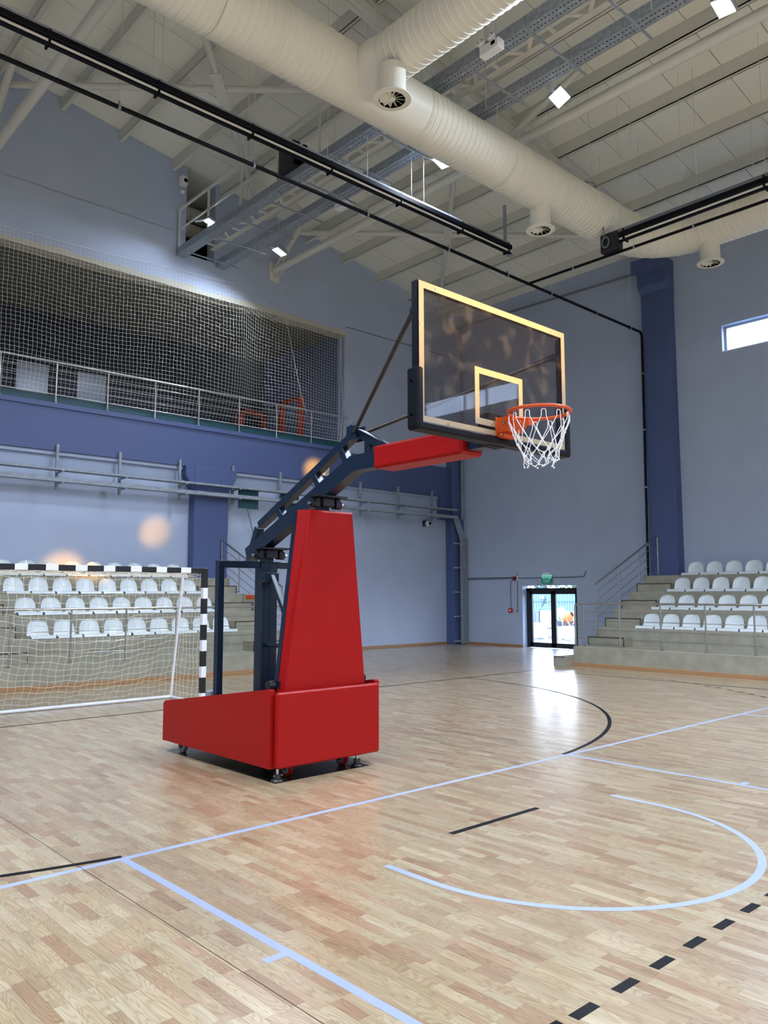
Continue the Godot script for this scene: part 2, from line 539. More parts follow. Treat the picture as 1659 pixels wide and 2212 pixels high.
func build_shell() -> void:
	var b := MB.new()
	# ---- back wall (z = -13.5), with the gallery opening and the catwalk hatch
	b.slab(-15.95, 0, -14.05, 15.95, 4.95, -13.65)               # below the ring beam
	b.slab(-15.95, 4.9, -14.05, -10.55, 11.2, -13.6)
	b.slab(10.55, 4.9, -14.05, 15.95, 11.2, -13.6)               # beside the gallery opening
	b.slab(-10.55, 4.9, -14.05, 10.55, 6.05, -13.55)
	b.slab(-10.55, 9.76, -13.9, 5.0, 11.2, -13.5)                # above it
	b.slab(5.87, 9.76, -13.9, 10.55, 11.2, -13.5)
	b.slab(5.0, 9.76, -13.9, 5.87, 10.66, -13.5)
	# the gable, up to the roof
	for q in [[-15.95, -10.55, -13.6], [-10.55, 0.0, -13.5], [0.0, 5.0, -13.5], [5.87, 10.55, -13.5], [10.55, 15.95, -13.6]]:
		var x0: float = q[0]
		var x1: float = q[1]
		var zf: float = q[2]
		b.prism([Vector2(x0, 11.19), Vector2(x1, 11.19), Vector2(x1, roof_y(x1) + 0.02), Vector2(x0, roof_y(x0) + 0.02)], 0.4, Transform3D(Basis(), Vector3(0, 0, zf - 0.2)))
	var wb := struct("wall_back", b, M.wall)
	# thin joint in the plaster beside the opening
	b = MB.new(); b.slab(10.56, 9.985, -13.6, 15.6, 10.0, -13.592); put("plaster_joint", b, M.edging, wb)
	# rough unpainted lintel edge
	b = MB.new()
	var xx := -10.55
	while xx < 10.5:
		var w := rng.randf_range(0.35, 0.8)
		b.slab(xx, 9.66 + rng.randf() * 0.03, -13.9, minf(xx + w, 10.55), 9.78 + rng.randf() * 0.07, -13.488)
		xx += w
	put("rough_lintel", b, M.render, wb)
	# ring beam and its columns
	b = MB.new(); b.slab(-15.6, 4.98, -13.7, 15.3, 6.0, -13.5, 0.01)
	b.slab(-10.55, 5.99, -14.0, 10.55, 6.1, -13.46)
	put("ring_beam", b, M.beam, wb)
	for cx in [-5.87, 5.87]:
		b = MB.new(); b.slab(cx - 0.5, 0, -13.7, cx + 0.5, 5.0, -13.36, 0.01)
		b.prism([Vector2(-0.49, 0.33), Vector2(-0.75, 0.75), Vector2(-0.75, 0.99), Vector2(0.75, 0.99), Vector2(0.75, 0.75), Vector2(0.49, 0.33)], 0.3, Transform3D(Basis(), Vector3(cx, 4.0, -13.53)))
		put("column", b, M.beam, wb)
	b = MB.new(); b.slab(15.12, 0, -13.7, 15.66, 7.0, -13.3, 0.01); b.slab(14.7, 4.2, -13.7, 15.2, 5.0, -13.46, 0.01); put("column", b, M.beam, wb)
	# low partition face behind the stairs, painted cream under an orange rail
	b = MB.new(); b.slab(6.22, 0, -13.66, 7.6, 1.55, -13.62); put("wainscot", b, M.concrete, wb)
	b = MB.new(); b.slab(6.22, 1.55, -13.67, 7.6, 1.66, -13.6); put("wainscot_cap", b, M.orange, wb)
	# ---- right wall (x = 15.65) with the exit door and the window band
	b = MB.new()
	var X0r := 15.65
	var X1r := 15.97
	b.slab(X0r, -0.3, -13.9, X1r, 1.94, -10.83)
	b.slab(X0r, -0.3, -8.8, X1r, 1.94, 41.8)
	b.slab(X0r, 1.94, -13.9, X1r, 8.05, 41.8)
	b.slab(X0r, 8.75, -13.9, X1r, 11.7, 41.8)
	var wz := [-13.9, -4.08, 0.4, 4.4, 8.9, 12.9, 17.4, 21.4, 25.9, 29.9, 34.4, 41.8]
	for i in range(0, wz.size(), 2): b.slab(X0r, 8.05, wz[i], X1r, 8.75, wz[i + 1])
	var wr := struct("wall_right", b, M.wall)
	for k in [[-5.775, 10.55], [2.4, 10.55], [10.9, 10.55], [19.4, 10.55]]:
		var zc: float = k[0]
		b = MB.new(); b.slab(15.3, 0, zc - 0.405, 15.7, 10.1, zc + 0.405, 0.01)
		b.prism([Vector2(0, 0), Vector2(0, 0.75), Vector2(-0.5, 0.75), Vector2(-0.5, 0.35), Vector2(-0.355, 0.2)], 0.84, Transform3D(Basis(), Vector3(15.66, 9.9, zc)))
		b.slab(14.86, 10.6, zc - 0.43, 15.7, 10.95, zc + 0.43, 0.01)
		put("pilaster", b, M.beam, wr)
	# ---- far walls behind the camera
	b = MB.new(); b.slab(-15.97, -0.3, -13.9, -15.65, 8.05, 41.8); b.slab(-15.97, 8.75, -13.9, -15.65, 11.7, 41.8)
	for i in range(0, wz.size(), 2): b.slab(-15.97, 8.05, wz[i], -15.65, 8.75, wz[i + 1])
	struct("wall_left", b, M.wall)
	for i in range(1, 10, 2):  # unseen window band, added for the daylight it brings in
		b = MB.new(); b.slab(-15.83, 8.05, wz[i], -15.78, 8.11, wz[i + 1]); b.slab(-15.83, 8.69, wz[i], -15.78, 8.75, wz[i + 1])
		for z in [wz[i] + 0.03, wz[i] + 1.5, wz[i] + 2.5, wz[i + 1] - 0.03]: b.slab(-15.83, 8.05, z - 0.03, -15.78, 8.75, z + 0.03)
		var wl := struct("window_%d" % (8 + (i - 1) / 2), b, M.inox)
		b = MB.new(); b.slab(-15.81, 8.1, wz[i], -15.80, 8.7, wz[i + 1]); put("pane", b, M.glass, wl)
	b = MB.new(); b.slab(-15.97, -0.3, 41.5, 15.97, 14.0, 41.9); struct("wall_front", b, M.wall)
	# ---- windows
	for i in range(1, 10, 2):
		var z0: float = wz[i]
		var z1: float = wz[i + 1]
		b = MB.new()
		var fx := 15.86
		b.slab(fx - 0.035, 8.05, z0, fx + 0.035, 8.10, z1); b.slab(fx - 0.035, 8.70, z0, fx + 0.035, 8.75, z1)
		for z in [z0 + 0.03, z0 + 1.5, z0 + 2.5, z1 - 0.03]: b.slab(fx - 0.04, 8.05, z - 0.03, fx + 0.04, 8.75, z + 0.03)
		var wn := struct("window_%d" % ((i + 1) / 2), b, M.inox)
		var zs := [z0, z0 + 1.5, z0 + 2.5, z1]
		for j in 3:
			b = MB.new(); b.slab(fx - 0.004, 8.1, zs[j] + 0.03, fx + 0.004, 8.7, zs[j + 1] - 0.03); put("pane", b, M.glass, wn)
		b = MB.new(); b.slab(15.64, 8.02, z0 - 0.03, 15.98, 8.05, z1 + 0.03); put("sill", b, M.paper, wn)
	# ---- exit door, set deep in the wall
	b = MB.new()
	var dx := 15.9
	var zl := -10.83
	var zr := -8.80
	b.slab(dx - 0.04, 0, zl, dx + 0.04, 1.84, zl + 0.12); b.slab(dx - 0.04, 0, zr - 0.12, dx + 0.04, 1.84, zr)
	b.slab(dx - 0.04, 1.76, zl, dx + 0.04, 1.86, zr)
	var door := struct("door_1", b, M.frame)
	b = MB.new(); b.slab(dx - 0.005, 1.86, zl, dx + 0.005, 1.94, zr); put("transom_pane", b, M.glass, door)
	var zm := (zl + zr) / 2
	for s in [0, 1]:
		var a: float = zl + 0.12 if s == 0 else zm
		var e: float = zm if s == 0 else zr - 0.12
		b = MB.new()
		b.slab(dx - 0.03, 0.015, a, dx + 0.03, 0.16, e); b.slab(dx - 0.03, 1.67, a, dx + 0.03, 1.76, e)
		b.slab(dx - 0.03, 0.015, a, dx + 0.03, 1.76, a + 0.09); b.slab(dx - 0.03, 0.015, e - 0.09, dx + 0.03, 1.76, e)
		var leaf := put("door_leaf", b, M.frame, door)
		b = MB.new(); b.slab(dx - 0.006, 0.16, a + 0.09, dx + 0.006, 1.67, e - 0.09); put("pane", b, M.glass, leaf)
		b = MB.new()
		var hz: float = e - 0.05 if s == 0 else a + 0.05
		var hy := 0.62 if s == 0 else 0.86
		b.rod(Vector3(dx - 0.03, hy, hz), Vector3(dx - 0.09, hy, hz), 0.012); b.rod(Vector3(dx - 0.09, hy, hz), Vector3(dx - 0.09, hy, hz + (-0.14 if s == 0 else 0.14)), 0.012)
		put("handle", b, M.black, leaf)
	# ---- skirting boards
	b = MB.new(); b.slab(6.3, 0, -13.66, 15.1, 0.08, -13.62, 0.004); struct("baseboard_back", b, M.oak)
	b = MB.new(); b.slab(15.625, 0, -13.28, 15.66, 0.08, -10.84, 0.004); struct("baseboard_right", b, M.oak)

func build_roof() -> void:
	var b := MB.new()
	# closed outer deck over the insulated panels, added to block light leaks
	for s in [-1.0, 1.0]:
		b.prism([Vector2(0, roof_y(0) + 0.11), Vector2(s * 16.0, roof_y(16) + 0.11), Vector2(s * 16.0, roof_y(16) + 0.25), Vector2(0, roof_y(0) + 0.25)], 60.0, Transform3D(Basis(), Vector3(0, 0, 12.2)))
	var ce := struct("ceiling", b, M.ceil)
	# panels 1 m wide down the slope, joints open between them
	for s in [1.0, -1.0]:
		for k in 24:
			var z := -13.5 + k * 1.0 + 0.5
			b = MB.new()
			b.prism([Vector2(0.0, roof_y(0)), Vector2(s * 15.7, roof_y(15.7)), Vector2(s * 15.7, roof_y(15.7) + 0.1), Vector2(0, roof_y(0) + 0.1)], 0.985, Transform3D(Basis(), Vector3(0, 0, z)))
			put("roof_panel", b, M.ceil, ce)
		b = MB.new()
		b.prism([Vector2(0.0, roof_y(0)), Vector2(s * 15.7, roof_y(15.7)), Vector2(s * 15.7, roof_y(15.7) + 0.1), Vector2(0, roof_y(0) + 0.1)], 31.0, Transform3D(Basis(), Vector3(0, 0, 26.02)))
		put("roof_panel", b, M.ceil, ce)
	# purlins along z
	var xs: Array = []
	for k in 10: xs.append(1.655 + 1.457 * k)
	for k in 11: xs.append(0.198 - 1.457 * k)
	for x in xs:
		var y := roof_y(x)
		b = MB.new()
		b.slab(x - 0.012, y - 0.30, -13.62, x + 0.012, y + 0.005, 41.4)
		b.slab(x - 0.012, y - 0.30, -13.62, x + 0.085, y - 0.285, 41.4)
		b.slab(x + 0.07, y - 0.30, -13.62, x + 0.085, y - 0.255, 41.4)
		put("purlin", b, M.steel, ce)
	# rafters down the slope
	for z in [-5.55, 2.4, 10.9]:
		b = MB.new()
		for s in [-1.0, 1.0]:
			var f := func(d0: float, d1: float, w: float) -> void:
				b.prism([Vector2(0, roof_y(0) - d0), Vector2(s * 15.6, roof_y(15.6) - d0), Vector2(s * 15.6, roof_y(15.6) - d1), Vector2(0, roof_y(0) - d1)], w, Transform3D(Basis(), Vector3(0, 0, z)))
			f.call(0.30, 0.32, 0.2); f.call(0.30, 0.62, 0.014); f.call(0.60, 0.62, 0.2)
		put("rafter", b, M.steel, ce)
	# tubes: ties along z with their bearings, and crossed roof bracing
	var rp := func(x: float, z: float, off: float) -> Vector3: return Vector3(x, roof_y(x) - off, z)
	for x in [7.8, -0.15]:
		b = MB.new(); b.rod(Vector3(x, 10.97, -13.4), Vector3(x, 10.97, 14.0), 0.105, 20); put("tie_tube", b, M.steel, ce)
		b = MB.new(); b.slab(x - 0.16, 10.65, -13.55, x + 0.16, 11.2, -13.42); b.slab(x - 0.02, 10.72, -13.45, x + 0.02, 11.15, -13.05); put("bearing_plate", b, M.steel, ce)
		b = MB.new(); b.rod(Vector3(x, 11.02, -13.3), Vector3(x + 0.45, roof_y(x) - 0.32, -12.7), 0.085, 16); put("strut_tube", b, M.steel, ce)
		for z in [-5.4, 2.5]:
			b = MB.new(); b.rod(Vector3(x, 11.0, z), Vector3(x + 0.3, roof_y(x) - 0.6, z - 2.2), 0.075, 16); put("strut_tube", b, M.steel, ce)
			b = MB.new(); b.rod(Vector3(x, 11.0, z), Vector3(x + 0.3, roof_y(x) - 0.6, z + 2.2), 0.075, 16); put("strut_tube", b, M.steel, ce)
			b = MB.new(); b.slab(x - 0.2, 10.8, z - 0.2, x + 0.2, 11.25, z + 0.2, 0.03); put("node_plate", b, M.steel, ce)
	for q in [[0.35, -13.3, 6.4, -6.4, 2.4, -8.2, 6.9, -12.9], [8.2, -12.9, 14.0, -5.5, 9.0, -7.5, 13.6, -12.4]]:
		b = MB.new(); b.rod(rp.call(q[0], q[1], 0.55), rp.call(q[2], q[3], 0.55), 0.075, 14); put("brace_tube", b, M.steel, ce)
		b = MB.new(); b.rod(rp.call(q[4], q[5], 0.55), rp.call(q[6], q[7], 0.55), 0.07, 14); var t3 := put("brace_tube", b, M.steel, ce)
		# flat joint plate with bolts where they cross
		var A := Vector2(q[0], q[1]); var B := Vector2(q[2], q[3]); var C := Vector2(q[4], q[5]); var D := Vector2(q[6], q[7])
		var X: Vector2 = Geometry2D.line_intersects_line(A, B - A, C, D - C)
		var ctr: Vector3 = rp.call(X.x, X.y, 0.63)
		var d3: Vector3 = (rp.call(q[6], q[7], 0.55) - rp.call(q[4], q[5], 0.55)).normalized()
		b = MB.new(); b.beam(ctr - d3 * 0.55, ctr + d3 * 0.55, 0.24, 0.02)
		put("joint_plate", b, M.steel, t3)
		for s in [-1.0, 1.0]:
			for e in [0.32, 0.42]:
				for w in [-0.06, 0.06]:
					b = MB.new(); b.lathe(ctr + d3 * s * e + d3.cross(Vector3.UP).normalized() * w - Vector3(0, 0.02, 0), [[0.02, 0.012], [0.02, 0.0], [0.0, -0.004]], 6); put("bolt", b, M.steel, t3)

func build_outside() -> void:
	var b := MB.new()
	b.prism([Vector2(15.97, -0.12), Vector2(48, 0.15), Vector2(48, -0.6), Vector2(15.97, -0.6)], 70.0, Transform3D(Basis(), Vector3(0, 0, -22)))
	var gm := mat(c8(150, 144, 136), 0.95)
	gm.albedo_texture = noise_tex(0.02, Color(0.7, 0.68, 0.66), Color(1, 1, 1), 512, 5, 31)
	gm.uv1_triplanar = true; gm.uv1_scale = Vector3(0.2, 0.2, 0.2)
	var g := struct("ground", b, gm)
	# rubble and planks just outside
	var rub := MB.new()
	for i in 160:
		var p := Vector3(rng.randf_range(17, 22), 0, rng.randf_range(-14.5, -9.5))
		p.y = -0.1 + (p.x - 16) * 0.0085
		var s := rng.randf_range(0.06, 0.22)
		rub.box(p, Vector3(s, s * 0.6, s * 0.8), s * 0.2, Basis.from_euler(Vector3(rng.randf() * 0.5, rng.randf() * TAU, rng.randf() * 0.5)))
	var ro := put("rubble", rub, gm)
	ro.set_meta("kind", "stuff"); tag(ro, "broken stones and building rubble on the ground outside the exit door", "rubble")
	# corrugated hoarding
	var fm := mat(c8(112, 142, 166), 0.5)
	var fence := thing("hoarding_fence", "pale blue corrugated metal site fence seen through the glass exit door", "fence", Vector3(38, 0, -30))
	for k in 12:
		var z0 := -44.0 + k * 2.0
		b = MB.new()
		for j in 10:
			var z := z0 + j * 0.2
			b.quad(Vector3(38, 0, z), Vector3(38, 1.95, z), Vector3(38, 1.95, z + 0.1), Vector3(38, 0, z + 0.1), Vector3(-1, 0, 0))
			b.quad(Vector3(38, 0, z + 0.1), Vector3(38, 1.95, z + 0.1), Vector3(37.93, 1.95, z + 0.13), Vector3(37.93, 0, z + 0.13), Vector3(-1, 0, -1))
			b.quad(Vector3(37.93, 0, z + 0.13), Vector3(37.93, 1.95, z + 0.13), Vector3(37.93, 1.95, z + 0.17), Vector3(37.93, 0, z + 0.17), Vector3(-1, 0, 0))
			b.quad(Vector3(37.93, 0, z + 0.17), Vector3(37.93, 1.95, z + 0.17), Vector3(38, 1.95, z + 0.2), Vector3(38, 0, z + 0.2), Vector3(-1, 0, 1))
		b.slab(37.99, 0, z0, 38.03, 1.95, z0 + 2.0)
		put("sheet", b, fm, fence)
	b = MB.new(); b.slab(37.86, 1.2, -44, 37.93, 1.27, -20); put("rail", b, mat(c8(80, 106, 136), 0.5), fence)
	b = MB.new(); b.slab(37.85, 1.36, -26.6, 37.92, 1.6, -26.3); put("notice_plate", b, mat(c8(130, 140, 132), 0.6), fence)
	# trees behind the fence
	var lf := [mat(c8(96, 122, 84), 0.8), mat(c8(176, 138, 72), 0.8), mat(c8(84, 108, 92), 0.8)]
	for k in 9:
		var tz := -43.0 + k * 2.6
		var tr := thing("tree", "%s behind the site fence, %s from the hinge side of the exit door" % [["dense green tree", "autumn yellow tree", "dark green tree"][k % 3], ORD[k]], "tree", Vector3(43, 0, tz), "trees behind the site fence")
		b = MB.new(); b.tube([Vector3(43, 0, tz), Vector3(43.1, 1.2, tz + 0.05), Vector3(43, 2.6, tz)], 0.11, 8); put("trunk", b, mat(c8(90, 74, 60), 0.9), tr)
		b = MB.new()
		for i in 240:
			var d := Vector3(rng.randfn(), rng.randfn(), rng.randfn()).normalized() * pow(rng.randf(), 0.4)
			var p := Vector3(43, 2.7, tz) + d * Vector3(1.2, 1.3, 1.35)
			var bs := Basis.from_euler(Vector3(rng.randf() * TAU, rng.randf() * TAU, 0))
			b.tri(p + bs * Vector3(-0.13, 0, 0), p + bs * Vector3(0.13, 0, 0.04), p + bs * Vector3(0, 0.26, 0), bs.z)
			b.tri(p + bs * Vector3(-0.1, 0.05, 0.1), p + bs * Vector3(0.1, 0.05, 0), p + bs * Vector3(0, -0.2, 0.05), bs.z)
		var cr := put("crown", b, lf[k % 3], tr)
		cr.set_meta("kind", "stuff")
	# pallet of paving stones and a wrapped pallet beside it
	var pal := thing("paving_stack", "grey-blue stacked paving stones on a pallet outside, seen in the first door leaf", "pallet stack", Vector3(33, -0.1, -23.1))
	b = MB.new(); b.slab(32.4, -0.02, -23.5, 33.6, 0.08, -22.72); put("pallet", b, M.oak, pal)
	for k in 6:
		b = MB.new()
		for j in 3: b.slab(32.45, 0.085 + k * 0.11, -23.48 + j * 0.255, 33.55, 0.188 + k * 0.11, -23.24 + j * 0.255, 0.01)
		put("stone_course", b, mat(c8(112, 120, 142), 0.85), pal)
	pal = thing("block_stack", "white wrapped stack of building blocks beside the paving stones outside the door", "pallet stack", Vector3(33, -0.1, -22.4))
	b = MB.new(); b.slab(32.4, -0.02, -22.69, 33.6, 0.08, -22.1); put("pallet", b, M.oak, pal)
	b = MB.new(); b.slab(32.45, 0.08, -22.67, 33.55, 0.78, -22.12, 0.04); put("wrapped_blocks", b, mat(c8(190, 190, 194), 0.5), pal)
	# sheets over heaps, an orange mixer, a leaning prop
	var sh := func(called: String, label: String, c: Color, at: Vector3, sx: float, sz: float, hgt: float, cat: String) -> void:
		var gr: Array = []
		for i in 9:
			var row: Array = []
			for j in 9:
				var u := i / 8.0 - 0.5
				var w := j / 8.0 - 0.5
				row.append(at + Vector3(w * sx, hgt * (1.0 - 2.0 * (u * u + w * w)) + hgt * 0.12 * sin(i * 2.1 + j * 1.3), u * sz))
			gr.append(row)
		var q := MB.new(); q.shell(gr, 0.02)
		tag(put(called, q, mat(c, 0.6)), label, cat)
	sh.call("tarpaulin", "bright green tarpaulin bundled on top of the stacked pallets outside", c8(26, 140, 112), Vector3(32.9, 0.79, -22.6), 1.0, 0.75, 0.13, "tarpaulin")
	sh.call("tarpaulin", "pale cream and green sheet draped over a heap in the second door leaf", c8(160, 172, 120), Vector3(31.0, 0.2, -20.2), 0.9, 0.75, 0.75, "tarpaulin")
	sh.call("stone_pile", "grey stone pile behind the orange mixer outside the door", c8(120, 122, 128), Vector3(32.0, 0.0, -20.0), 1.5, 1.6, 0.7, "pile")
	sh.call("plastic_sheet", "pale blue plastic sheet lying on the rubble just outside the exit door", c8(140, 162, 176), Vector3(18.2, -0.06, -11.75), 1.8, 1.3, 0.14, "sheet")
	sh.call("soil_heap", "brown soil heap on the ground outside the second door leaf", c8(120, 98, 68), Vector3(20.0, -0.08, -12.0), 1.0, 0.7, 0.26, "heap")
	var mx := thing("concrete_mixer", "orange concrete mixer on wheels standing outside beyond the exit door", "mixer", Vector3(30.5, 0.0, -19.4))
	var mc := Vector3(30.5, 0.0, -19.4)
	b = MB.new(); b.lathe(mc + Vector3(0, 0.5, 0), [[0.0, -0.3], [0.2, -0.28], [0.3, 0.0], [0.16, 0.28], [0.14, 0.28]], 20, Basis(Vector3.RIGHT, 1.1)); put("drum", b, mat(c8(196, 104, 26), 0.5), mx)
	b = MB.new()
	for s in [-0.25, 0.25]:
		b.rod(mc + Vector3(s, 0.5, 0), mc + Vector3(s, 0.0, 0.3), 0.025); b.rod(mc + Vector3(s, 0.5, 0), mc + Vector3(s, 0.0, -0.35), 0.025)
	put("stand", b, mat(c8(220, 110, 40), 0.5), mx)
	for s in [-0.28, 0.28]:
		b = MB.new(); b.lathe(mc + Vector3(s, 0.14, -0.35), [[0.0, -0.04], [0.14, -0.04], [0.14, 0.04], [0.0, 0.04]], 16, Basis(Vector3.BACK, PI / 2)); put("wheel", b, M.rubber, mx)
	var jib := thing("steel_prop", "dark slanted steel prop with a pulley leaning before the site fence", "prop", Vector3(34.5, 0.0, -23.8))
	b = MB.new(); b.rod(Vector3(34.5, 0.0, -24.6), Vector3(34.5, 1.42, -23.7), 0.035); put("pole", b, M.black, jib)
	b = MB.new(); b.lathe(Vector3(34.45, 1.2, -23.78), [[0.0, -0.03], [0.11, -0.03], [0.11, 0.03], [0.0, 0.03]], 12, Basis(Vector3.BACK, PI / 2)); put("pulley", b, M.black, jib)

# a shape drawn in the (z, y) plane and extruded along x about x = xc
func zy(b: MB, poly: Array, xc: float, w: float) -> void:
	b.prism(poly, w, Transform3D(Basis(Vector3(0, 0, 1), Vector3(0, 1, 0), Vector3(-1, 0, 0)), Vector3(xc, 0, 0)))

func build_backstop() -> void:
	var t := thing("portable_basketball_hoop", "red padded portable basketball hoop with a clear backboard, standing behind the white end line", "basketball hoop", Vector3(X0, 0, -2))
	var b := MB.new()
	# ---- base
	for s in [-0.52, 0.52]: b.beam(Vector3(X0 + s, 0.2, -1.14), Vector3(X0 + s, 0.2, -3.08), 0.1, 0.12, 0.006)
	for z in [-1.16, -1.35, -2.2, -3.05]: b.beam(Vector3(X0 - 0.52, 0.2, z), Vector3(X0 + 0.52, 0.2, z), 0.1, 0.12, 0.006)
	b.slab(X0 - 0.5, 0.13, -3.05, X0 + 0.5, 0.145, -1.2)
	var base := put("base_frame", b, M.navy, t)
	b = MB.new(); b.slab(X0 - 0.46, 0.25, -2.66, X0 - 0.3, 0.66, -2.56, 0.01); put("ballast_box", b, M.galv, t)
	b = MB.new(); b.slab(X0 - 0.66, 0.12, -1.09, X0 + 0.56, 0.79, -1.02, 0.015); put("front_pad", b, M.red, t)
	for s in [-1.0, 1.0]:
		b = MB.new()
		var xc: float = X0 - 0.665 if s < 0.0 else X0 + 0.6
		zy(b, [Vector2(-1.10, 0.115), Vector2(-1.10, 0.805), Vector2(-1.14, 0.815), Vector2(-3.11, 0.53), Vector2(-3.14, 0.50), Vector2(-3.14, 0.11)], xc, 0.05)
		put("side_pad", b, M.red, t)
	b = MB.new(); b.slab(X0 - 0.64, 0.12, -3.2, X0 + 0.57, 0.5, -3.15, 0.02); put("rear_pad", b, M.red, t)
	for q in [[-0.29, -1.24, 0.075, 0], [0.376, -1.25, 0.075, 0], [-0.46, -2.9, 0.07, 1], [0.60, -2.9, 0.07, 1]]:
		b = MB.new()
		var r: float = q[2]
		var bs := Basis(Vector3.BACK, -PI / 2)
		b.lathe(Vector3(q[0], r, q[1]), [[r * 0.78, -0.024], [r, -0.02], [r, 0.02], [r * 0.78, 0.024]], 28, bs)
		var w := put("wheel", b, M.red if q[3] == 0 else M.greytyre, t)
		b = MB.new(); b.lathe(Vector3(q[0], r, q[1]), [[0.0, -0.03], [0.02, -0.03], [0.02, -0.022], [r * 0.79, -0.022], [r * 0.79, 0.022], [0.02, 0.022], [0.02, 0.03], [0.0, 0.03]], 24, bs); put("hub", b, M.galv, w)
		b = MB.new()
		for s in [-0.036, 0.036]: b.slab(q[0] + s - 0.004, r - 0.02, q[1] - 0.025, q[0] + s + 0.004, 0.16, q[1] + 0.025)
		put("fork", b, M.darkmetal, w)
	for q in [[-0.505, -1.085], [0.445, -1.10]]:
		b = MB.new(); b.lathe(Vector3(q[0], 0, q[1]), [[0.0, 0.0], [0.058, 0.0], [0.06, 0.012], [0.05, 0.026], [0.032, 0.03], [0.03, 0.07], [0.0, 0.07]], 20); var f := put("levelling_foot", b, M.darkmetal, t)
		b = MB.new(); b.lathe(Vector3(q[0], 0, q[1]), [[0.014, 0.06], [0.014, 0.2], [0.0, 0.2]], 12); b.rod(Vector3(q[0] - 0.04, 0.055, q[1]), Vector3(q[0] + 0.055, 0.055, q[1]), 0.007); put("spindle", b, M.chrome, f)
	b = MB.new(); b.slab(-0.56, 0.0002, -3.1, 0.56, 0.0016, -1.04)  # thin dark mottled layer over the planks under the base
	tag(put("dark_floor_layer", b, M.sheet), "thin dark mottled layer on the floor under the padded hoop base", "sheet")
	# ---- rear post and guard frame
	b = MB.new(); b.slab(X0 - 0.1, 0.2, -2.29, X0 + 0.1, 2.005, -2.15, 0.006)
	b.slab(X0 - 0.001, 0.25, -2.151, X0 + 0.003, 1.99, -2.1475)
	put("rear_post", b, M.navy, t)
	b = MB.new(); b.slab(X0 - 0.055, 2.0, -2.27, X0 + 0.055, 2.12, -2.16, 0.005); put("post_neck", b, M.navy, t)
	b = MB.new()
	for s in [-0.575, 0.575]: b.slab(X0 + s - 0.035, 0.2, -2.244, X0 + s + 0.035, 1.951, -2.176, 0.003)
	b.slab(X0 - 0.61, 1.95, -2.245, X0 + 0.61, 2.022, -2.175, 0.005)
	put("guard_frame", b, M.navy, t)
	b = MB.new(); b.beam(Vector3(X0 - 0.03, 1.88, -2.08), Vector3(X0 - 0.03, 0.85, -1.4), 0.05, 0.05, 0.004); put("stay_bar", b, M.navy, t)
	b = MB.new(); b.slab(X0 - 0.13, 1.80, -2.15, X0 + 0.05, 1.9, -2.05, 0.004); b.rod(Vector3(X0 - 0.14, 1.85, -2.09), Vector3(X0 + 0.06, 1.85, -2.09), 0.014); put("stay_bracket", b, M.navy, t)
	b = MB.new(); b.rod(Vector3(X0 - 0.04, 1.145, -2.16), Vector3(X0 - 0.04, 1.14, -1.3), 0.022, 12); put("link_tube", b, M.navy, t)
	# ---- front mast behind its pad
	b = MB.new()
	b.slab(X0 - 0.07, 0.2, -1.33, X0 + 0.07, 2.42, -1.2, 0.005); b.slab(X0 - 0.055, 2.4, -1.3, X0 + 0.055, 2.58, -1.2, 0.004)
	put("front_mast", b, M.navy, t)
	b = MB.new()
	var tilt := Transform3D(Basis(Vector3.RIGHT, 0.0), Vector3(0, 0, -1.255))
	b.prism([Vector2(X0 - 0.535, 0.80), Vector2(X0 - 0.325, 2.46), Vector2(X0 + 0.32, 2.46), Vector2(X0 + 0.52, 0.80)], 0.05, tilt)
	put("mast_backing", b, M.navy, t)
	b = MB.new()
	var F := [Vector3(X0 - 0.52, 0.75, -1.13), Vector3(X0 + 0.46, 0.775, -1.13), Vector3(X0 + 0.28, 2.49, -1.12), Vector3(X0 - 0.255, 2.485, -1.12)]
	var G := [Vector3(X0 - 0.53, 0.75, -1.235), Vector3(X0 + 0.47, 0.775, -1.235), Vector3(X0 + 0.29, 2.49, -1.235), Vector3(X0 - 0.315, 2.485, -1.235)]
	var cF := Vector3(X0, 1.6, -1.13)
	var I: Array = []
	for p in F: I.append(p + (cF - p).normalized() * 0.02 + Vector3(0, 0, 0.012))
	b.quad(I[0], I[1], I[2], I[3], Vector3(0, 0, 1))
	for i in 4:
		var j := (i + 1) % 4
		var out: Vector3 = (F[i] + F[j]) * 0.5 - cF
		b.quad(F[i], F[j], I[j], I[i], out + Vector3(0, 0, 1)); b.quad(F[i], F[j], G[j], G[i], out)
	b.quad(G[0], G[1], G[2], G[3], Vector3(0, 0, -1))
	put("mast_pad", b, M.red, t)
	b = MB.new(); b.rod(Vector3(X0 - 0.60, 0.83, -1.27), Vector3(X0 + 0.58, 0.83, -1.27), 0.024, 12)
	for x in [-0.575, 0.53]: b.lathe(Vector3(X0 + x - 0.03, 0.83, -1.27), [[0.0, 0.0], [0.045, 0.0], [0.045, -0.06], [0.0, -0.06]], 18, Basis(Vector3.BACK, PI / 2))
	for x in [-0.5, 0.49]: b.slab(X0 + x - 0.02, 0.68, -1.31, X0 + x + 0.02, 0.87, -1.2)
	put("hinge_axle", b, M.black, t)
	# ---- lower pivots under the arm
	for q in [[2.15, -2.16, 0.02], [2.62, -1.19, 0.01]]:
		var py: float = q[0]
		var pz: float = q[1]
		b = MB.new()
		b.slab(X0 - 0.19, py, pz - 0.07, X0 + 0.2, py + 0.02, pz + 0.1)
		b.slab(X0 - 0.07, py - 0.09, pz - 0.05, X0 + 0.07, py, pz + 0.06, 0.01)
		for s in [-0.125, 0.125]: b.slab(X0 + s - 0.025, py - 0.1, pz - 0.05, X0 + s + 0.025, py, pz + 0.05, 0.01)
		b.rod(Vector3(X0 - 0.2, py - 0.06, pz), Vector3(X0 + 0.2, py - 0.06, pz), 0.016)
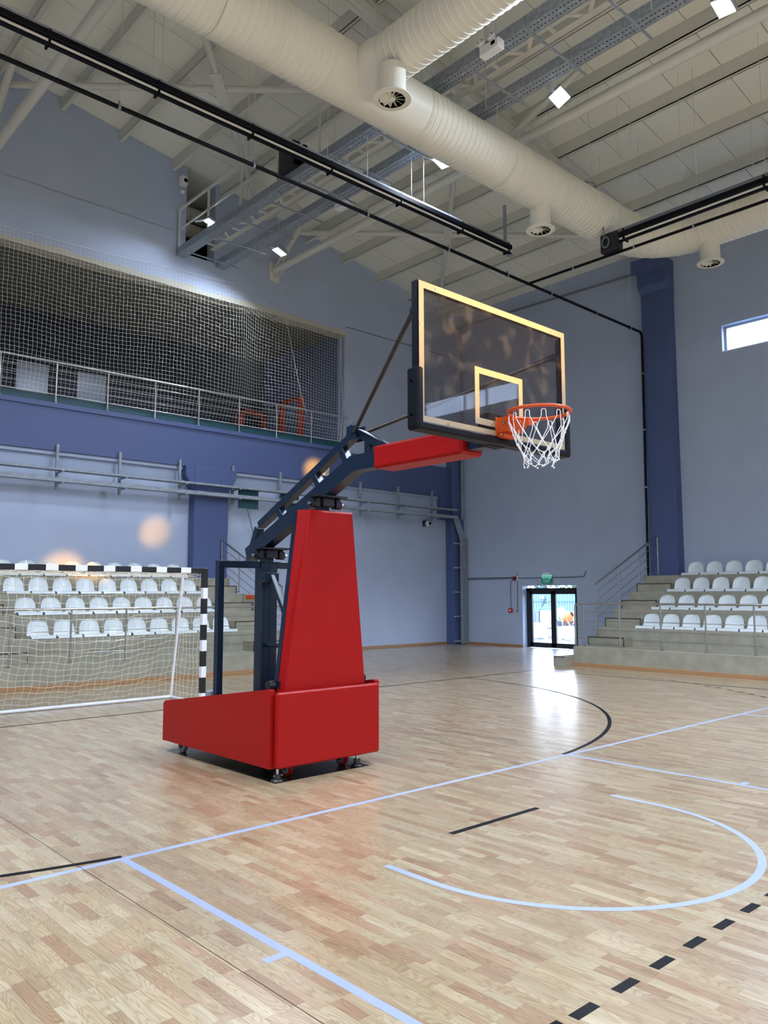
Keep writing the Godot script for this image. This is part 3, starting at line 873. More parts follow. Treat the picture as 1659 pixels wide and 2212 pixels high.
		for s in [-0.155, 0.155]: b.lathe(Vector3(X0 + s + 0.02, py - 0.06, pz), [[0.0, 0.0], [0.045, 0.0], [0.045, 0.045], [0.0, 0.045]], 18, Basis(Vector3.BACK, PI / 2))
		var pv := put("pivot", b, M.black, t)
		for s in [-0.205, 0.205]:
			b = MB.new(); b.lathe(Vector3(X0 + s, py - 0.06, pz), [[0.0, -0.012], [0.018, -0.012], [0.018, 0.012], [0.0, 0.012]], 6, Basis(Vector3.BACK, PI / 2)); put("bolt", b, M.chrome, pv)
	# ---- arm, upper brace and webs
	b = MB.new()
	zy(b, [Vector2(-2.55, 2.175), Vector2(-0.741, 2.98), Vector2(0.92, 2.985), Vector2(0.92, 2.835), Vector2(-0.686, 2.831), Vector2(-2.50, 2.035)], X0, 0.13)
	put("arm", b, M.navy, t)
	var brace := func(z: float) -> float: return 2.407 + (z + 2.365) * 0.4836
	b = MB.new(); b.beam(Vector3(X0, 2.425, -2.33), Vector3(X0, 3.205, -0.71), 0.09, 0.075, 0.003); b.beam(Vector3(X0, 2.40, -2.36), Vector3(X0, 2.12, -2.50), 0.09, 0.07, 0.003); put("upper_brace", b, M.navy, t)
	for z in [-0.93, -1.36, -1.98]:
		b = MB.new(); b.beam(Vector3(X0, brace.call(z) - 0.02, z), Vector3(X0, 2.175 + (z + 0.1 + 2.55) * 0.445 - 0.02, z + 0.1), 0.08, 0.07, 0.003); put("web", b, M.navy, t)
	b = MB.new(); b.beam(Vector3(X0, 3.2, -0.68), Vector3(X0, 2.96, -0.2), 0.08, 0.075, 0.003); put("front_stay", b, M.navy, t)
	b = MB.new(); b.slab(X0 - 0.035, 2.96, -0.57, X0 + 0.035, 3.12, -0.5, 0.003); put("upright", b, M.navy, t)
	b = MB.new(); b.slab(X0 - 0.06, 3.13, -0.80, X0 - 0.05, 3.27, -0.66); b.slab(X0 + 0.05, 3.13, -0.80, X0 + 0.06, 3.27, -0.66)
	b.rod(Vector3(X0 - 0.07, 3.2, -0.72), Vector3(X0 + 0.07, 3.2, -0.72), 0.016)
	b.tube([Vector3(X0 - 0.02, 3.17, -0.86), Vector3(X0 - 0.02, 3.28, -0.80), Vector3(X0 - 0.02, 3.31, -0.72), Vector3(X0 - 0.02, 3.2, -0.74)], 0.01, 8, true, true)
	put("apex_bracket", b, M.navy, t)
	b = MB.new(); b.rod(Vector3(X0 - 0.05, 2.06, -2.5), Vector3(X0 - 0.05, 2.0, -2.7), 0.006); b.rod(Vector3(X0 - 0.05, 2.0, -2.7), Vector3(X0 - 0.05, 2.02, -2.42), 0.006); put("cable_hook", b, M.black, t)
	# red pad round the arm's end
	b = MB.new(); b.box(Vector3(X0, 2.905, 0.2), Vector3(0.27, 0.21, 1.08), 0.022); put("arm_pad", b, M.red, t)
	# ---- backboard
	var zf := 1.03
	b = MB.new(); b.slab(X0 - 0.9, 2.9, zf - 0.012, X0 + 0.9, 3.95, zf)
	var bb := put("backboard", b, M.board, t)
	b = MB.new()
	for s in [-1.0, 1.0]: b.slab(X0 + s * 0.865, 2.935, zf - 0.069, X0 + s * 0.9045, 3.917, zf - 0.0128)
	b.slab(X0 - 0.905, 3.915, zf - 0.07, X0 + 0.905, 3.955, zf - 0.0125); b.slab(X0 - 0.905, 2.895, zf - 0.07, X0 + 0.905, 2.94, zf - 0.0125)
	b.slab(X0 - 0.08, 2.84, zf - 0.16, X0 + 0.12, 3.1, zf - 0.05)
	put("steel_frame", b, M.navyrail, bb)
	b = MB.new()
	var fr := func(b: MB, x0: float, y0: float, x1: float, y1: float, w: float) -> void:
		b.slab(x0, y0, zf, x0 + w, y1, zf + 0.0012); b.slab(x1 - w, y0, zf, x1, y1, zf + 0.0012)
		b.slab(x0 + w, y1 - w, zf, x1 - w, y1, zf + 0.0012); b.slab(x0 + w, y0, zf, x1 - w, y0 + w, zf + 0.0012)
	fr.call(b, X0 - 0.9, 2.9, X0 + 0.9, 3.95, 0.05); put("white_border", b, M.sun_tinted_paint, bb)
	b = MB.new(); fr.call(b, X0 - 0.295, 2.975, X0 + 0.295, 3.425, 0.05); put("shooting_square", b, M.sun_tinted_paint, bb)
	for q in [[-0.72, 3.925], [0.0, 3.925], [0.72, 3.925], [-0.875, 3.62], [0.875, 3.62], [0.875, 3.2], [-0.6, 2.925]]:
		b = MB.new(); b.lathe(Vector3(X0 + q[0], q[1], zf + 0.001), [[0.011, 0.0], [0.009, 0.005], [0.0, 0.006]], 12, Basis(Vector3.RIGHT, PI / 2)); put("screw", b, M.chrome, bb)
	# dark edge pad along the bottom and up both sides
	b = MB.new()
	b.slab(X0 - 0.93, 2.845, zf - 0.1, X0 + 0.93, 2.905, zf + 0.025, 0.014)
	for s in [-1.0, 1.0]: b.slab(X0 + s * 0.872, 2.852, zf - 0.099, X0 + s * 0.935, 3.30, zf + 0.0235, 0.014)
	var ep := put("edge_pad", b, M.navyrail, bb)
	for k in 6:
		b = MB.new(); b.lathe(Vector3(X0 - 0.8 + k * 0.32, 2.8445, zf - 0.04), [[0.0, 0.0], [0.011, 0.001], [0.011, 0.003]], 10); put("pad_hole", b, M.void, ep)
	for y in [2.95, 3.2]:
		b = MB.new(); b.lathe(Vector3(X0 - 0.9355, y, zf - 0.045), [[0.011, 0.0], [0.011, 0.002], [0.0, 0.003]], 10, Basis(Vector3.BACK, PI / 2)); put("pad_hole", b, M.void, ep)
	# stay rods to the top corners
	for s in [-1.0, 1.0]:
		var e := Vector3(X0 + s * 0.86, 3.74, zf - 0.11)
		b = MB.new(); b.rod(Vector3(X0 + s * 0.05, 3.2, -0.7), e, 0.018, 12)
		var rd := put("stay_rod", b, M.darkmetal, t)
		b = MB.new()
		var d := (Vector3(X0, 3.2, -0.7) - e).normalized()
		b.beam(e + d * 0.17, e + Vector3(0, 0.01, 0.02), 0.014, 0.05); b.slab(e.x - 0.03, e.y - 0.035, e.z + 0.0, e.x + 0.03, e.y + 0.035, zf - 0.06, 0.005)
		b.rod(e + Vector3(-0.04, 0, 0.02), e + Vector3(0.04, 0, 0.02), 0.012)
		put("rod_end", b, M.navy, rd)
	# ---- rim
	var RC := Vector3(X0 + 0.03, 3.05, 1.385)
	var R := 0.236
	b = MB.new()
	var pts: Array = []
	for i in 56: pts.append(RC + Vector3(R * sin(TAU * i / 56), 0, R * cos(TAU * i / 56)))
	b.tube(pts, 0.0125, 10, true, true)
	var rim := put("rim", b, M.orange, t)
	b = MB.new()
	for i in 20:
		var a0 := PI - 1.0 + 2.0 * i / 20
		var a1 := PI - 1.0 + 2.0 * (i + 1) / 20
		var h := func(a: float) -> float: return 0.05 if absf(a - PI) < 0.75 else 0.05 * maxf(0.25, (1.0 - absf(a - PI)) / 0.25)
		var p := func(r: float, a: float, y: float) -> Vector3: return RC + Vector3(r * sin(a), y, r * cos(a))
		for rr in [R + 0.008, R - 0.004]:
			b.quad(p.call(rr, a0, -h.call(a0)), p.call(rr, a1, -h.call(a1)), p.call(rr, a1, 0.008), p.call(rr, a0, 0.008), Vector3(sin(a0), 0, cos(a0)) * (1.0 if rr > R else -1.0))
		b.quad(p.call(R - 0.004, a0, -h.call(a0)), p.call(R + 0.008, a0, -h.call(a0)), p.call(R + 0.008, a1, -h.call(a1)), p.call(R - 0.004, a1, -h.call(a1)), Vector3.DOWN)
	put("rim_brace", b, M.orange, rim)
	b = MB.new()
	b.slab(RC.x - 0.09, 2.905, zf, RC.x + 0.09, 3.055, zf + 0.012, 0.003)
	b.slab(RC.x - 0.085, 2.94, zf, RC.x + 0.085, 3.05, zf + 0.125, 0.008)
	b.slab(RC.x - 0.07, 2.89, zf, RC.x + 0.07, 2.945, zf + 0.08, 0.006)
	for s in [-1.0, 1.0]: zy(b, [Vector2(zf + 0.02, 3.05), Vector2(zf + 0.2, 3.045), Vector2(zf + 0.2, 3.0), Vector2(zf + 0.12, 2.93), Vector2(zf + 0.02, 2.93)], RC.x + s * 0.08, 0.008)
	b.quad(Vector3(RC.x - 0.08, 2.93, zf + 0.12), Vector3(RC.x + 0.08, 2.93, zf + 0.12), Vector3(RC.x + 0.08, 3.0, zf + 0.2), Vector3(RC.x - 0.08, 3.0, zf + 0.2), Vector3(0, -1, 1))
	var brk := put("rim_bracket", b, M.orange, rim)
	for q in [[-0.09, 3.0, 0.09], [-0.072, 2.915, 0.05], [0.072, 2.915, 0.05]]:
		b = MB.new(); b.lathe(Vector3(RC.x + q[0], q[1], zf + q[2]), [[0.0, -0.006], [0.011, -0.006], [0.011, 0.006], [0.0, 0.006]], 10, Basis(Vector3.BACK, PI / 2)); put("bolt", b, M.chrome, rim)
	for i in 12:
		var a := TAU * (i + 0.5) / 12
		b = MB.new()
		var o := RC + Vector3((R - 0.008) * sin(a), -0.012, (R - 0.008) * cos(a))
		var tn := Vector3(cos(a), 0, -sin(a))
		b.tube([o - tn * 0.016, o - tn * 0.013 + Vector3(0, -0.012, 0), o + tn * 0.013 + Vector3(0, -0.012, 0), o + tn * 0.016], 0.0032, 6)
		put("net_hook", b, M.orange, rim)
	# ---- net: twelve loops, then rows of diamonds drawn in towards the bottom
	b = MB.new()
	var rows := [[3.025, 0.228], [2.885, 0.192], [2.80, 0.165], [2.745, 0.142], [2.695, 0.128], [2.655, 0.12]]
	var kn: Array = []
	for ri in rows.size():
		var row: Array = []
		for i in 12:
			var a := TAU * (i + (0.5 if ri % 2 == 0 else 0.0)) / 12
			var j := Vector3(rng.randfn(), rng.randfn(), rng.randfn()) * (0.011 if ri > 2 else 0.004)
			if ri == 0: j = Vector3.ZERO
			row.append(Vector3(RC.x + rows[ri][1] * sin(a), rows[ri][0], RC.z + rows[ri][1] * cos(a)) + j + Vector3(-0.004 * ri, 0, 0.002 * ri))
		kn.append(row)
	for ri in rows.size() - 1:
		for i in 12:
			for k in 2:
				var p: Vector3 = kn[ri][i]
				var i2: int = (i + k) % 12 if ri % 2 == 0 else (i - 1 + k + 12) % 12
				var q: Vector3 = kn[ri + 1][i2]
				if ri == 0:
					var a := TAU * (i + 0.5) / 12
					var tn := Vector3(cos(a), 0, -sin(a)) * (0.016 if k == 1 else -0.016)
					b.tube([p, p + tn + Vector3(0, -0.008, 0), p + tn * 1.1 + Vector3(0, -0.05, 0), q], 0.0033, 6)
				else:
					var mid := (p + q) * 0.5 + Vector3(0, -0.004, 0)
					b.tube([p, mid, q], 0.0033, 6)
			if ri > 0:
				var c: Vector3 = kn[ri][i]
				b.lathe(c, [[0.0, -0.009], [0.007, -0.005], [0.007, 0.005], [0.0, 0.009]], 6)
	for i in 12:
		var c: Vector3 = kn[5][i]
		var d := Vector3(rng.randf_range(-0.02, 0.02), rng.randf_range(-0.035, -0.01), rng.randf_range(-0.02, 0.02))
		b.tube([c, c + d], 0.0034, 6); b.lathe(c + d, [[0.0, -0.007], [0.007, -0.003], [0.007, 0.005], [0.0, 0.008]], 6)
	put("net", b, M.rope, t)

# a stand given by its tier edges, built in a frame: u along the rows, d away from the court, h up
func build_stand(o: Node3D, xf: Transform3D, u0: float, u1: float, edges: Array, tops: Array, back: float, blocks: Array) -> void:
	var S := func(a0: float, h0: float, d0: float, a1: float, h1: float, d1: float, bev: float) -> MB:
		var b := MB.new()
		b.box(xf * Vector3((a0 + a1) / 2, (h0 + h1) / 2, (d0 + d1) / 2), Vector3(absf(a1 - a0), h1 - h0, absf(d1 - d0)), bev, xf.basis)
		return b
	put("platform", S.call(u0, 0.0, edges[0], u1, tops[0], edges[1] + 0.02, 0.008), M.concrete, o)
	for k in range(1, edges.size()):
		var d1: float = edges[k + 1] + 0.02 if k + 1 < edges.size() else back
		put("tier", S.call(u0, 0.0, edges[k], u1, tops[k], d1, 0.008), M.concrete, o)
	for r in blocks:   # half steps with a dark edge trim: [u0, u1, tier index]
		var k: int = r[2]
		var h1: float = (tops[k] + tops[k + 1]) / 2
		var e: float = edges[k + 1]
		var w := put("step_block", S.call(r[0], tops[k] - 0.01, e - 0.4, r[1], h1, e + 0.01, 0.0), M.concrete, o)
		var b := MB.new()
		for q in [[r[0], h1 - 0.018, r[1], h1 + 0.004], [r[0] - 0.004, tops[k], r[0] + 0.016, h1], [r[1] - 0.016, tops[k], r[1] + 0.004, h1]]:
			b.box(xf * Vector3((q[0] + q[2]) / 2, (q[1] + q[3]) / 2, e - 0.4), Vector3(q[2] - q[0], q[3] - q[1], 0.012), 0.0, xf.basis)
		put("edge_trim", b, M.edging, w)
	var b2 := MB.new()
	b2.box(xf * Vector3((u0 + u1) / 2, 0.04, edges[0] - 0.012), Vector3(u1 - u0, 0.08, 0.03), 0.004, xf.basis)
	put("skirting", b2, M.oak, o)

# stainless railing along a line of points on the ground, bars parallel to it
func railing(o: Node3D, pts: Array, posts: Array, height: float, bars: int, rt := 0.024) -> void:
	var up := Vector3(0, height, 0)
	var b := MB.new()
	var top: Array = []
	for p in pts: top.append(p + up)
	b.tube(top, rt, 12)
	put("handrail", b, M.inox, o)
	for p in posts:
		b = MB.new(); b.rod(p, p + up, 0.019, 12)
		var ps := put("post", b, M.inox, o)
		b = MB.new(); b.lathe(p, [[0.045, 0.0], [0.045, 0.008], [0.02, 0.03], [0.019, 0.03]], 14); put("base_cover", b, M.inox, ps)
	for k in bars:
		b = MB.new()
		var l: Array = []
		for p in pts: l.append(p + up * (k + 1) / (bars + 1.0))
		b.tube(l, 0.0075, 8)
		put("rail_bar", b, M.inox, o)

func seat_mesh() -> MB:
	# u across, pan at the front (+z), back leaning away (-z)
	var prof := [[0.40, -0.012], [0.385, 0.028], [0.33, 0.036], [0.22, 0.02], [0.12, 0.018], [0.065, 0.035], [0.03, 0.08], [0.012, 0.15], [0.0, 0.22], [-0.012, 0.27], [-0.02, 0.305], [-0.024, 0.325], [-0.026, 0.335]]
	var hw := [0.222, 0.235, 0.238, 0.23, 0.22, 0.212, 0.207, 0.203, 0.192, 0.17, 0.138, 0.095, 0.03]
	var g: Array = []
	for i in prof.size():
		var row: Array = []
		for j in 13:
			var s := j / 6.0 - 1.0
			var cup := 0.035 * s * s if i > 3 else 0.012 * s * s   # dished pan, wrapped back
			var p := Vector3(hw[i] * s, prof[i][1], prof[i][0])
			if i > 5: p.z += cup
			else: p.y += cup * (0.4 if i > 0 else -0.3)
			row.append(p)
		g.append(row)
	var b := MB.new()
	b.shell(g, 0.012)
	return b

func build_stands() -> void:
	# ---- stand behind the handball goal: rows along x, rising towards the back wall
	var s1 := thing("tiered_stand", "long grey concrete stand of four tiers behind the handball goal, under the gallery", "stand", Vector3(-3, 0, -11.5))
	var xa := Transform3D(Basis(Vector3(1, 0, 0), Vector3(0, 1, 0), Vector3(0, 0, 1)), Vector3.ZERO)
	var e1 := [-9.65, -10.65, -11.42, -12.2, -12.97]
	var t1 := [0.41, 0.84, 1.27, 1.69, 2.09]
	# in this frame d grows towards +z, so the edges are mirrored: d = -z
	xa = Transform3D(Basis(Vector3(-1, 0, 0), Vector3(0, 1, 0), Vector3(0, 0, -1)), Vector3.ZERO)
	var ed: Array = []
	for z in e1: ed.append(-z)
	build_stand(s1, xa, -6.22, 9.0, ed, t1, 13.645, [[-6.18, -5.2, 0], [-6.18, -5.2, 1], [-6.18, -5.2, 2], [-6.18, -5.2, 3], [-0.36, 0.75, 0], [-0.36, 0.75, 1], [-0.36, 0.75, 2], [-0.36, 0.75, 3]])
	# ---- stand beside the exit door: rows along z, rising towards the right wall
	var s2 := thing("tiered_stand", "grey concrete stand of four tiers beside the glass exit door", "stand", Vector3(13.4, 0, 3))
	var xb := Transform3D(Basis(Vector3(0, 0, -1), Vector3(0, 1, 0), Vector3(1, 0, 0)), Vector3.ZERO)
	build_stand(s2, xb, -16.0, 6.0, [11.3, 12.3, 13.07, 13.86, 14.62], [0.45, 0.87, 1.30, 1.73, 2.15], 15.645, [[5.02, 5.98, 0], [5.02, 5.98, 1], [5.02, 5.98, 2], [5.02, 5.98, 3]])
	var b := MB.new(); b.slab(10.95, 0, -6.3, 11.9, 0.22, -6.0, 0.006); var st := put("step_block", b, M.concrete, s2)
	b = MB.new(); b.slab(10.945, 0.205, -6.3, 10.957, 0.224, -6.0); b.slab(10.945, 0, -6.3, 10.957, 0.22, -6.285); put("edge_trim", b, M.edging, st)
	# ---- seats
	var rows := ["front row", "second row", "third row", "top row"]
	var proto: Array = [null]
	var add := func(label: String, group: String, at: Vector3, turn: float) -> void:
		var o: Node3D
		if proto[0] == null:
			o = Node3D.new(); o.name = "stadium_seat"
			var m := MeshInstance3D.new()
			m.name = "seat_shell"; m.mesh = seat_mesh().mesh(M.seat); o.add_child(m)
			var q := MB.new()
			q.slab(-0.15, -0.012, 0.06, -0.11, 0.022, 0.3); q.slab(0.11, -0.012, 0.06, 0.15, 0.022, 0.3); q.slab(-0.03, -0.012, 0.28, 0.03, 0.01, 0.385)
			m = MeshInstance3D.new()
			m.name = "seat_foot"; m.mesh = q.mesh(M.seat); o.add_child(m)
			proto[0] = o
		else:
			o = proto[0].duplicate()
		o.name = numbered("stadium_seat")
		add_child(o)
		o.position = at; o.rotation.y = turn
		tag(o, label, "seat", group)
	for r in 4:
		for i in 9:
			add.call("white plastic seat, %s behind the handball goal, %s from the blue column" % [rows[r], ORD[8 - i]], "white seats behind the handball goal", Vector3(0.76 + 0.505 * i, t1[r + 1] + 0.013, e1[r + 1] - 0.40), 0.0)
	var ex := [12.3, 13.07, 13.86, 14.62]
	var ty := [0.87, 1.30, 1.73, 2.15]
	for r in 4:
		for i in 9:
			add.call("white plastic seat, %s beside the exit door, %s from the stairs" % [rows[r], ORD[i]], "white seats beside the exit door", Vector3(ex[r] + 0.42, ty[r] + 0.013, -4.73 + 0.49 * i), -PI / 2)
	# ---- railings
	var rl := thing("front_railing", "low stainless steel railing along the front of the stand behind the handball goal", "railing", Vector3(2, 0.41, -9.73))
	var ps: Array = []
	for k in 8: ps.append(Vector3(-1.19 + 1.053 * k, 0.41, -9.73))
	railing(rl, [Vector3(-1.3, 0.41, -9.73), Vector3(5.9, 0.41, -9.73)], ps.slice(0, 7), 1.0, 4)
	rl = thing("stair_railing", "stainless steel stair railing climbing beside the blue column, behind the hoop's rear post", "railing", Vector3(6.2, 0.84, -12))
	railing(rl, [Vector3(6.18, 0.86, -10.55), Vector3(6.18, 2.15, -13.4)], [Vector3(6.18, 0.86, -10.56), Vector3(6.18, 1.29, -11.5), Vector3(6.18, 1.72, -12.46), Vector3(6.18, 2.12, -13.33)], 0.98, 4)
	rl = thing("front_railing", "stainless steel railing with a rounded corner on the stand beside the exit door", "railing", Vector3(11.38, 0.45, -2))
	var pr: Array = []
	for z in [-5.75, -4.8, -3.8, -2.8, -1.8, -0.8, 0.2, 1.2]: pr.append(Vector3(11.38, 0.45, z))
	railing(rl, [Vector3(11.38, 0.45, -5.9), Vector3(11.38, 0.45, 1.4)], pr, 1.0, 4)
	b = MB.new(); b.tube([Vector3(11.38, 0.02, -5.97), Vector3(11.38, 1.38, -5.97), Vector3(11.38, 1.43, -5.95), Vector3(11.38, 1.45, -5.9)], 0.024, 12); put("end_post", b, M.inox, rl)
	rl = thing("stair_railing", "stainless steel stair railing climbing from the exit door up to the dark blue pilaster", "railing", Vector3(13.5, 0.6, -5.97))
	railing(rl, [Vector3(12.22, 0.87, -5.95), Vector3(15.45, 2.28, -5.95)], [Vector3(12.24, 0.7, -5.95), Vector3(13.3, 1.33, -5.95), Vector3(14.3, 1.77, -5.95), Vector3(15.3, 2.2, -5.95)], 1.03, 4)

func build_goal() -> void:
	var t := thing("handball_goal", "black and white striped handball goal with a white net, behind the hoop", "handball goal", Vector3(0, 0, -6.04))
	var gb := mat(c8(22, 21, 25), 0.4)
	var gw := mat(c8(236, 238, 244), 0.4)
	var b := MB.new()
	for s in [-1.0, 1.0]:
		# post: corner block and bands of 20 cm
		b = MB.new(); b.slab(s * 1.5, 0, -6.08, s * 1.58, 2.08, -6.0, 0.006)
		var po := put("post", b, gb, t)
		for k in 5:
			b = MB.new()
			var y := 1.8 - 0.02 - 0.40 * k
			b.slab(s * 1.5 - s * 0.0012, y - 0.176, -6.0812, s * 1.5812, y, -5.9988, 0.006); put("white_band", b, gw, po)
		b = MB.new(); b.slab(s * 1.46, 0, -6.1, s * 1.6, 0.012, -5.98); put("foot_plate", b, M.darkmetal, po)
	b = MB.new(); b.slab(-1.5, 2.0, -6.08, 1.5, 2.08, -6.0, 0.006)
	var cb := put("crossbar", b, gb, t)
	for k in 7:
		var x := -1.3 + 0.4 * k
		b = MB.new(); b.slab(x + 0.012, 1.9988, -6.0812, x + 0.188, 2.0812, -5.9988, 0.006); put("white_band", b, gw, cb)
	# rear frame
	for s in [-1.0, 1.0]:
		b = MB.new(); b.rod(Vector3(s * 1.55, 2.02, -6.74), Vector3(s * 1.55, 0.03, -7.06), 0.02, 12); b.rod(Vector3(s * 1.55, 2.03, -6.06), Vector3(s * 1.55, 2.02, -6.74), 0.02, 12)
		b.rod(Vector3(s * 1.54, 0.025, -6.08), Vector3(s * 1.54, 0.025, -7.06), 0.02, 12); put("rear_stay", b, gw, t)
	b = MB.new(); b.rod(Vector3(-1.55, 0.028, -7.06), Vector3(1.55, 0.028, -7.06), 0.026, 12); put("ground_bar", b, gw, t)
	b = MB.new(); b.rod(Vector3(-1.55, 2.02, -6.74), Vector3(1.55, 2.02, -6.74), 0.014, 10); put("net_bar", b, gw, t)
	# net: back sheet hung from the rear bar, pulled to the corners; roof and side sheets
	b = MB.new()
	var r := 0.003
	var back := func(u: float, v: float) -> Vector3:
		var x := -1.53 + 3.06 * u
		var y := 2.0 * (1.0 - v) + 0.03
		var e := pow(absf(u - 0.5) * 2.0, 4.0)
		var sag := sin(PI * u) * 0.16 * sin(PI * v)
		y -= sag * (1.0 - e) + 0.012 * sin(u * 41.0 + v * 17.0)
		var z := -6.74 - 0.32 * v + 0.25 * sin(PI * v) * sin(PI * u) + 0.012 * sin(u * 57.0 + v * 23.0)
		return Vector3(x + 0.012 * sin(v * 29.0 + u * 13.0), maxf(y, 0.02), z)
	for i in 31:
		var l: Array = []
		for j in 23: l.append(back.call(i / 30.0, j / 22.0))
		b.tube(l, r, 4)
	for j in 21:
		var l: Array = []
		for i in 41: l.append(back.call(i / 40.0, j / 20.0))
		b.tube(l, r, 4)
	for i in 31:
		var x := -1.53 + 3.06 * i / 30.0
		b.tube([Vector3(x, 2.0, -6.05), Vector3(x, 1.96 - 0.02 * sin(i * 1.3), -6.4), Vector3(x, 2.02, -6.74)], r, 4)
	for j in 7:
		var l: Array = []
		for i in 31: l.append(Vector3(-1.53 + 3.06 * i / 30.0, 2.0 - 0.04 * sin(PI * j / 6.0) - 0.008 * sin(i * 2.1 + j), -6.05 - 0.69 * j / 6.0))
		b.tube(l, r, 4)
	for s in [-1.0, 1.0]:
		for i in 8:
			var z := -6.09 - 0.1 * i
			var l: Array = []
			for j in 9: l.append(Vector3(s * (1.54 + 0.015 * sin(j * 1.9 + i)), 2.0 - 1.96 * j / 8.0, z - 0.035 * i * j / 8.0))
			b.tube(l, r, 4)
		for j in 20:
			var y := 0.05 + 0.1 * j
			var l: Array = []
			for i in 9: l.append(Vector3(s * (1.54 + 0.012 * sin(i * 1.7 + j)), y - 0.03 * sin(PI * i / 8.0) + 0.01 * sin(i * 2.6 + j * 3.0), -6.08 - (0.95 - 0.155 * y) * i / 8.0))
			b.tube(l, r, 4)
	var nt := put("net", b, M.goalnet, t)
	nt.set_meta("label", "white knotted net")

func build_gallery() -> void:
	# the room behind the opening
	var b := MB.new(); b.slab(-10.9, 5.8, -18.2, 11.0, 6.1, -14.0); struct("floor_gallery", b, M.concrete)
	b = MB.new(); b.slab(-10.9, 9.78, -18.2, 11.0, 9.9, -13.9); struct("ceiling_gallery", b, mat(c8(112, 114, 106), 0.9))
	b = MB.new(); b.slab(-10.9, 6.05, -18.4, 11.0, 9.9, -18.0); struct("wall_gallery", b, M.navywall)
	b = MB.new(); b.slab(10.52, 6.05, -18.2, 10.8, 9.9, -13.9); struct("wall_gallery_end", b, mat(c8(104, 122, 158), 0.7))
	b = MB.new(); b.slab(-10.8, 6.05, -18.2, -10.52, 9.9, -13.9); struct("wall_gallery_far", b, mat(c8(104, 122, 158), 0.7))
	# low dark kerb behind the railing
	b = MB.new(); b.slab(-10.5, 6.08, -13.68, 10.5, 6.3, -13.6); struct("trim_1", b, M.teal)
	# orange-framed doors
	b = MB.new()
	for q in [[-16.8, -16.62], [-15.72, -15.62]]: b.slab(10.3, 6.1, q[0], 10.53, 8.12, q[1])
	b.slab(10.3, 8.02, -16.8, 10.53, 8.12, -15.62)
	var d2 := struct("door_2", b, mat(c8(206, 70, 30), 0.5))
	b = MB.new(); b.slab(10.48, 6.12, -16.68, 10.52, 8.04, -15.72); put("leaf", b, mat(c8(96, 124, 168), 0.5), d2)
	b = MB.new()
	b.slab(9.4, 6.1, -18.02, 9.6, 7.95, -17.8); b.slab(10.4, 6.1, -18.02, 10.5, 7.95, -17.8); b.slab(9.4, 7.8, -18.02, 10.5, 7.95, -17.8)
	var d3 := struct("door_3", b, mat(c8(206, 70, 30), 0.5))
	b = MB.new(); b.slab(9.6, 6.12, -18.0, 10.4, 7.8, -17.96); put("leaf", b, M.black, d3)
	for x in [2.2, 3.9]:
		b = MB.new(); b.slab(x, 6.4, -18.0, x + 1.0, 8.3, -17.93)
		var wdw := struct("window_%d" % (6 if x < 3.0 else 7), b, M.navywall)
		b = MB.new(); b.slab(x + 0.07, 6.47, -17.935, x + 0.93, 8.23, -17.925); put("pane", b, mat(c8(150, 162, 178), 0.2), wdw)  # opaque pale panel, the bright reflection of glass put into its colour
	# railing at the slab edge
	var rl := thing("gallery_railing", "long stainless steel railing along the edge of the upper gallery", "railing", Vector3(0, 6.1, -13.5))
	var ps: Array = []
	for k in 12: ps.append(Vector3(10.45 - 1.235 * k, 6.1, -13.5))
	railing(rl, [Vector3(10.6, 6.1, -13.5), Vector3(-10.4, 6.1, -13.5)], ps, 0.97, 4, 0.027)
	# safety net hung over the whole opening, gathered near its high point
	b = MB.new()
	var top := func(x: float) -> float:
		var k := [[-3.0, 9.9], [0.4, 9.94], [3.0, 10.02], [4.9, 10.15], [6.0, 10.17], [6.76, 10.26], [7.4, 9.95], [8.1, 9.75], [9.2, 9.66], [10.25, 9.64]]
		for i in k.size() - 1:
			if x <= k[i + 1][0]: return lerpf(k[i][1], k[i + 1][1], clampf((x - k[i][0]) / (k[i + 1][0] - k[i][0]), 0.0, 1.0))
		return 9.64
	var N := func(u: float, v: float) -> Vector3:
		var x := -3.0 + 13.25 * u
		var y0: float = top.call(x)
		var y := lerpf(y0, 6.32, v)
		var g := exp(-pow((x - 6.9) / 0.9, 2.0))
		var pull := -0.32 * g * sin(PI * clampf(v * 0.8 + 0.15, 0.0, 1.0)) * (x - 6.9)
		y += 0.05 * sin(x * 1.7) * sin(PI * v) + 0.006 * sin(x * 31.0 + v * 9.0) - 0.1 * g * sin(PI * v)
		var z := -13.44 + 0.05 * sin(x * 2.3 + v) * v + 0.07 * g * (1.0 - v * 0.5)
		if v > 0.8: z = lerpf(z, -13.56, (v - 0.8) * 5.0)
		return Vector3(x + pull + 0.006 * sin(v * 37.0 + x * 5.0), y, z)
	var cols := 132
	var rws := 37
	for i in cols + 1:
		var l: Array = []
		for j in 41: l.append(N.call(float(i) / cols, j / 40.0))
		b.tube(l, 0.0029 if i < cols else 0.007, 3, false)
	for j in rws + 1:
		var l: Array = []
		for i in cols + 1: l.append(N.call(float(i) / cols, float(j) / rws))
		b.tube(l, 0.0029 if j > 0 and j < rws else 0.008, 3, false)
	for q in [[7.9, 10.7, 10.2, 6.4]]:
		b.tube([Vector3(8.0, 10.65, -13.42), Vector3(8.25, 9.4, -13.4), Vector3(8.75, 7.5, -13.4), Vector3(9.0, 6.9, -13.42)], 0.006, 5)
	b.tube([Vector3(10.3, 9.75, -13.45), Vector3(10.27, 8.6, -13.42), Vector3(10.38, 7.4, -13.42), Vector3(10.3, 6.2, -13.5)], 0.008, 5)
	var sn := put("safety_net", b, M.net)
	tag(sn, "fine white safety net hung across the gallery opening, peaked and gathered past its middle", "net")
	sn.set_meta("kind", "thing")

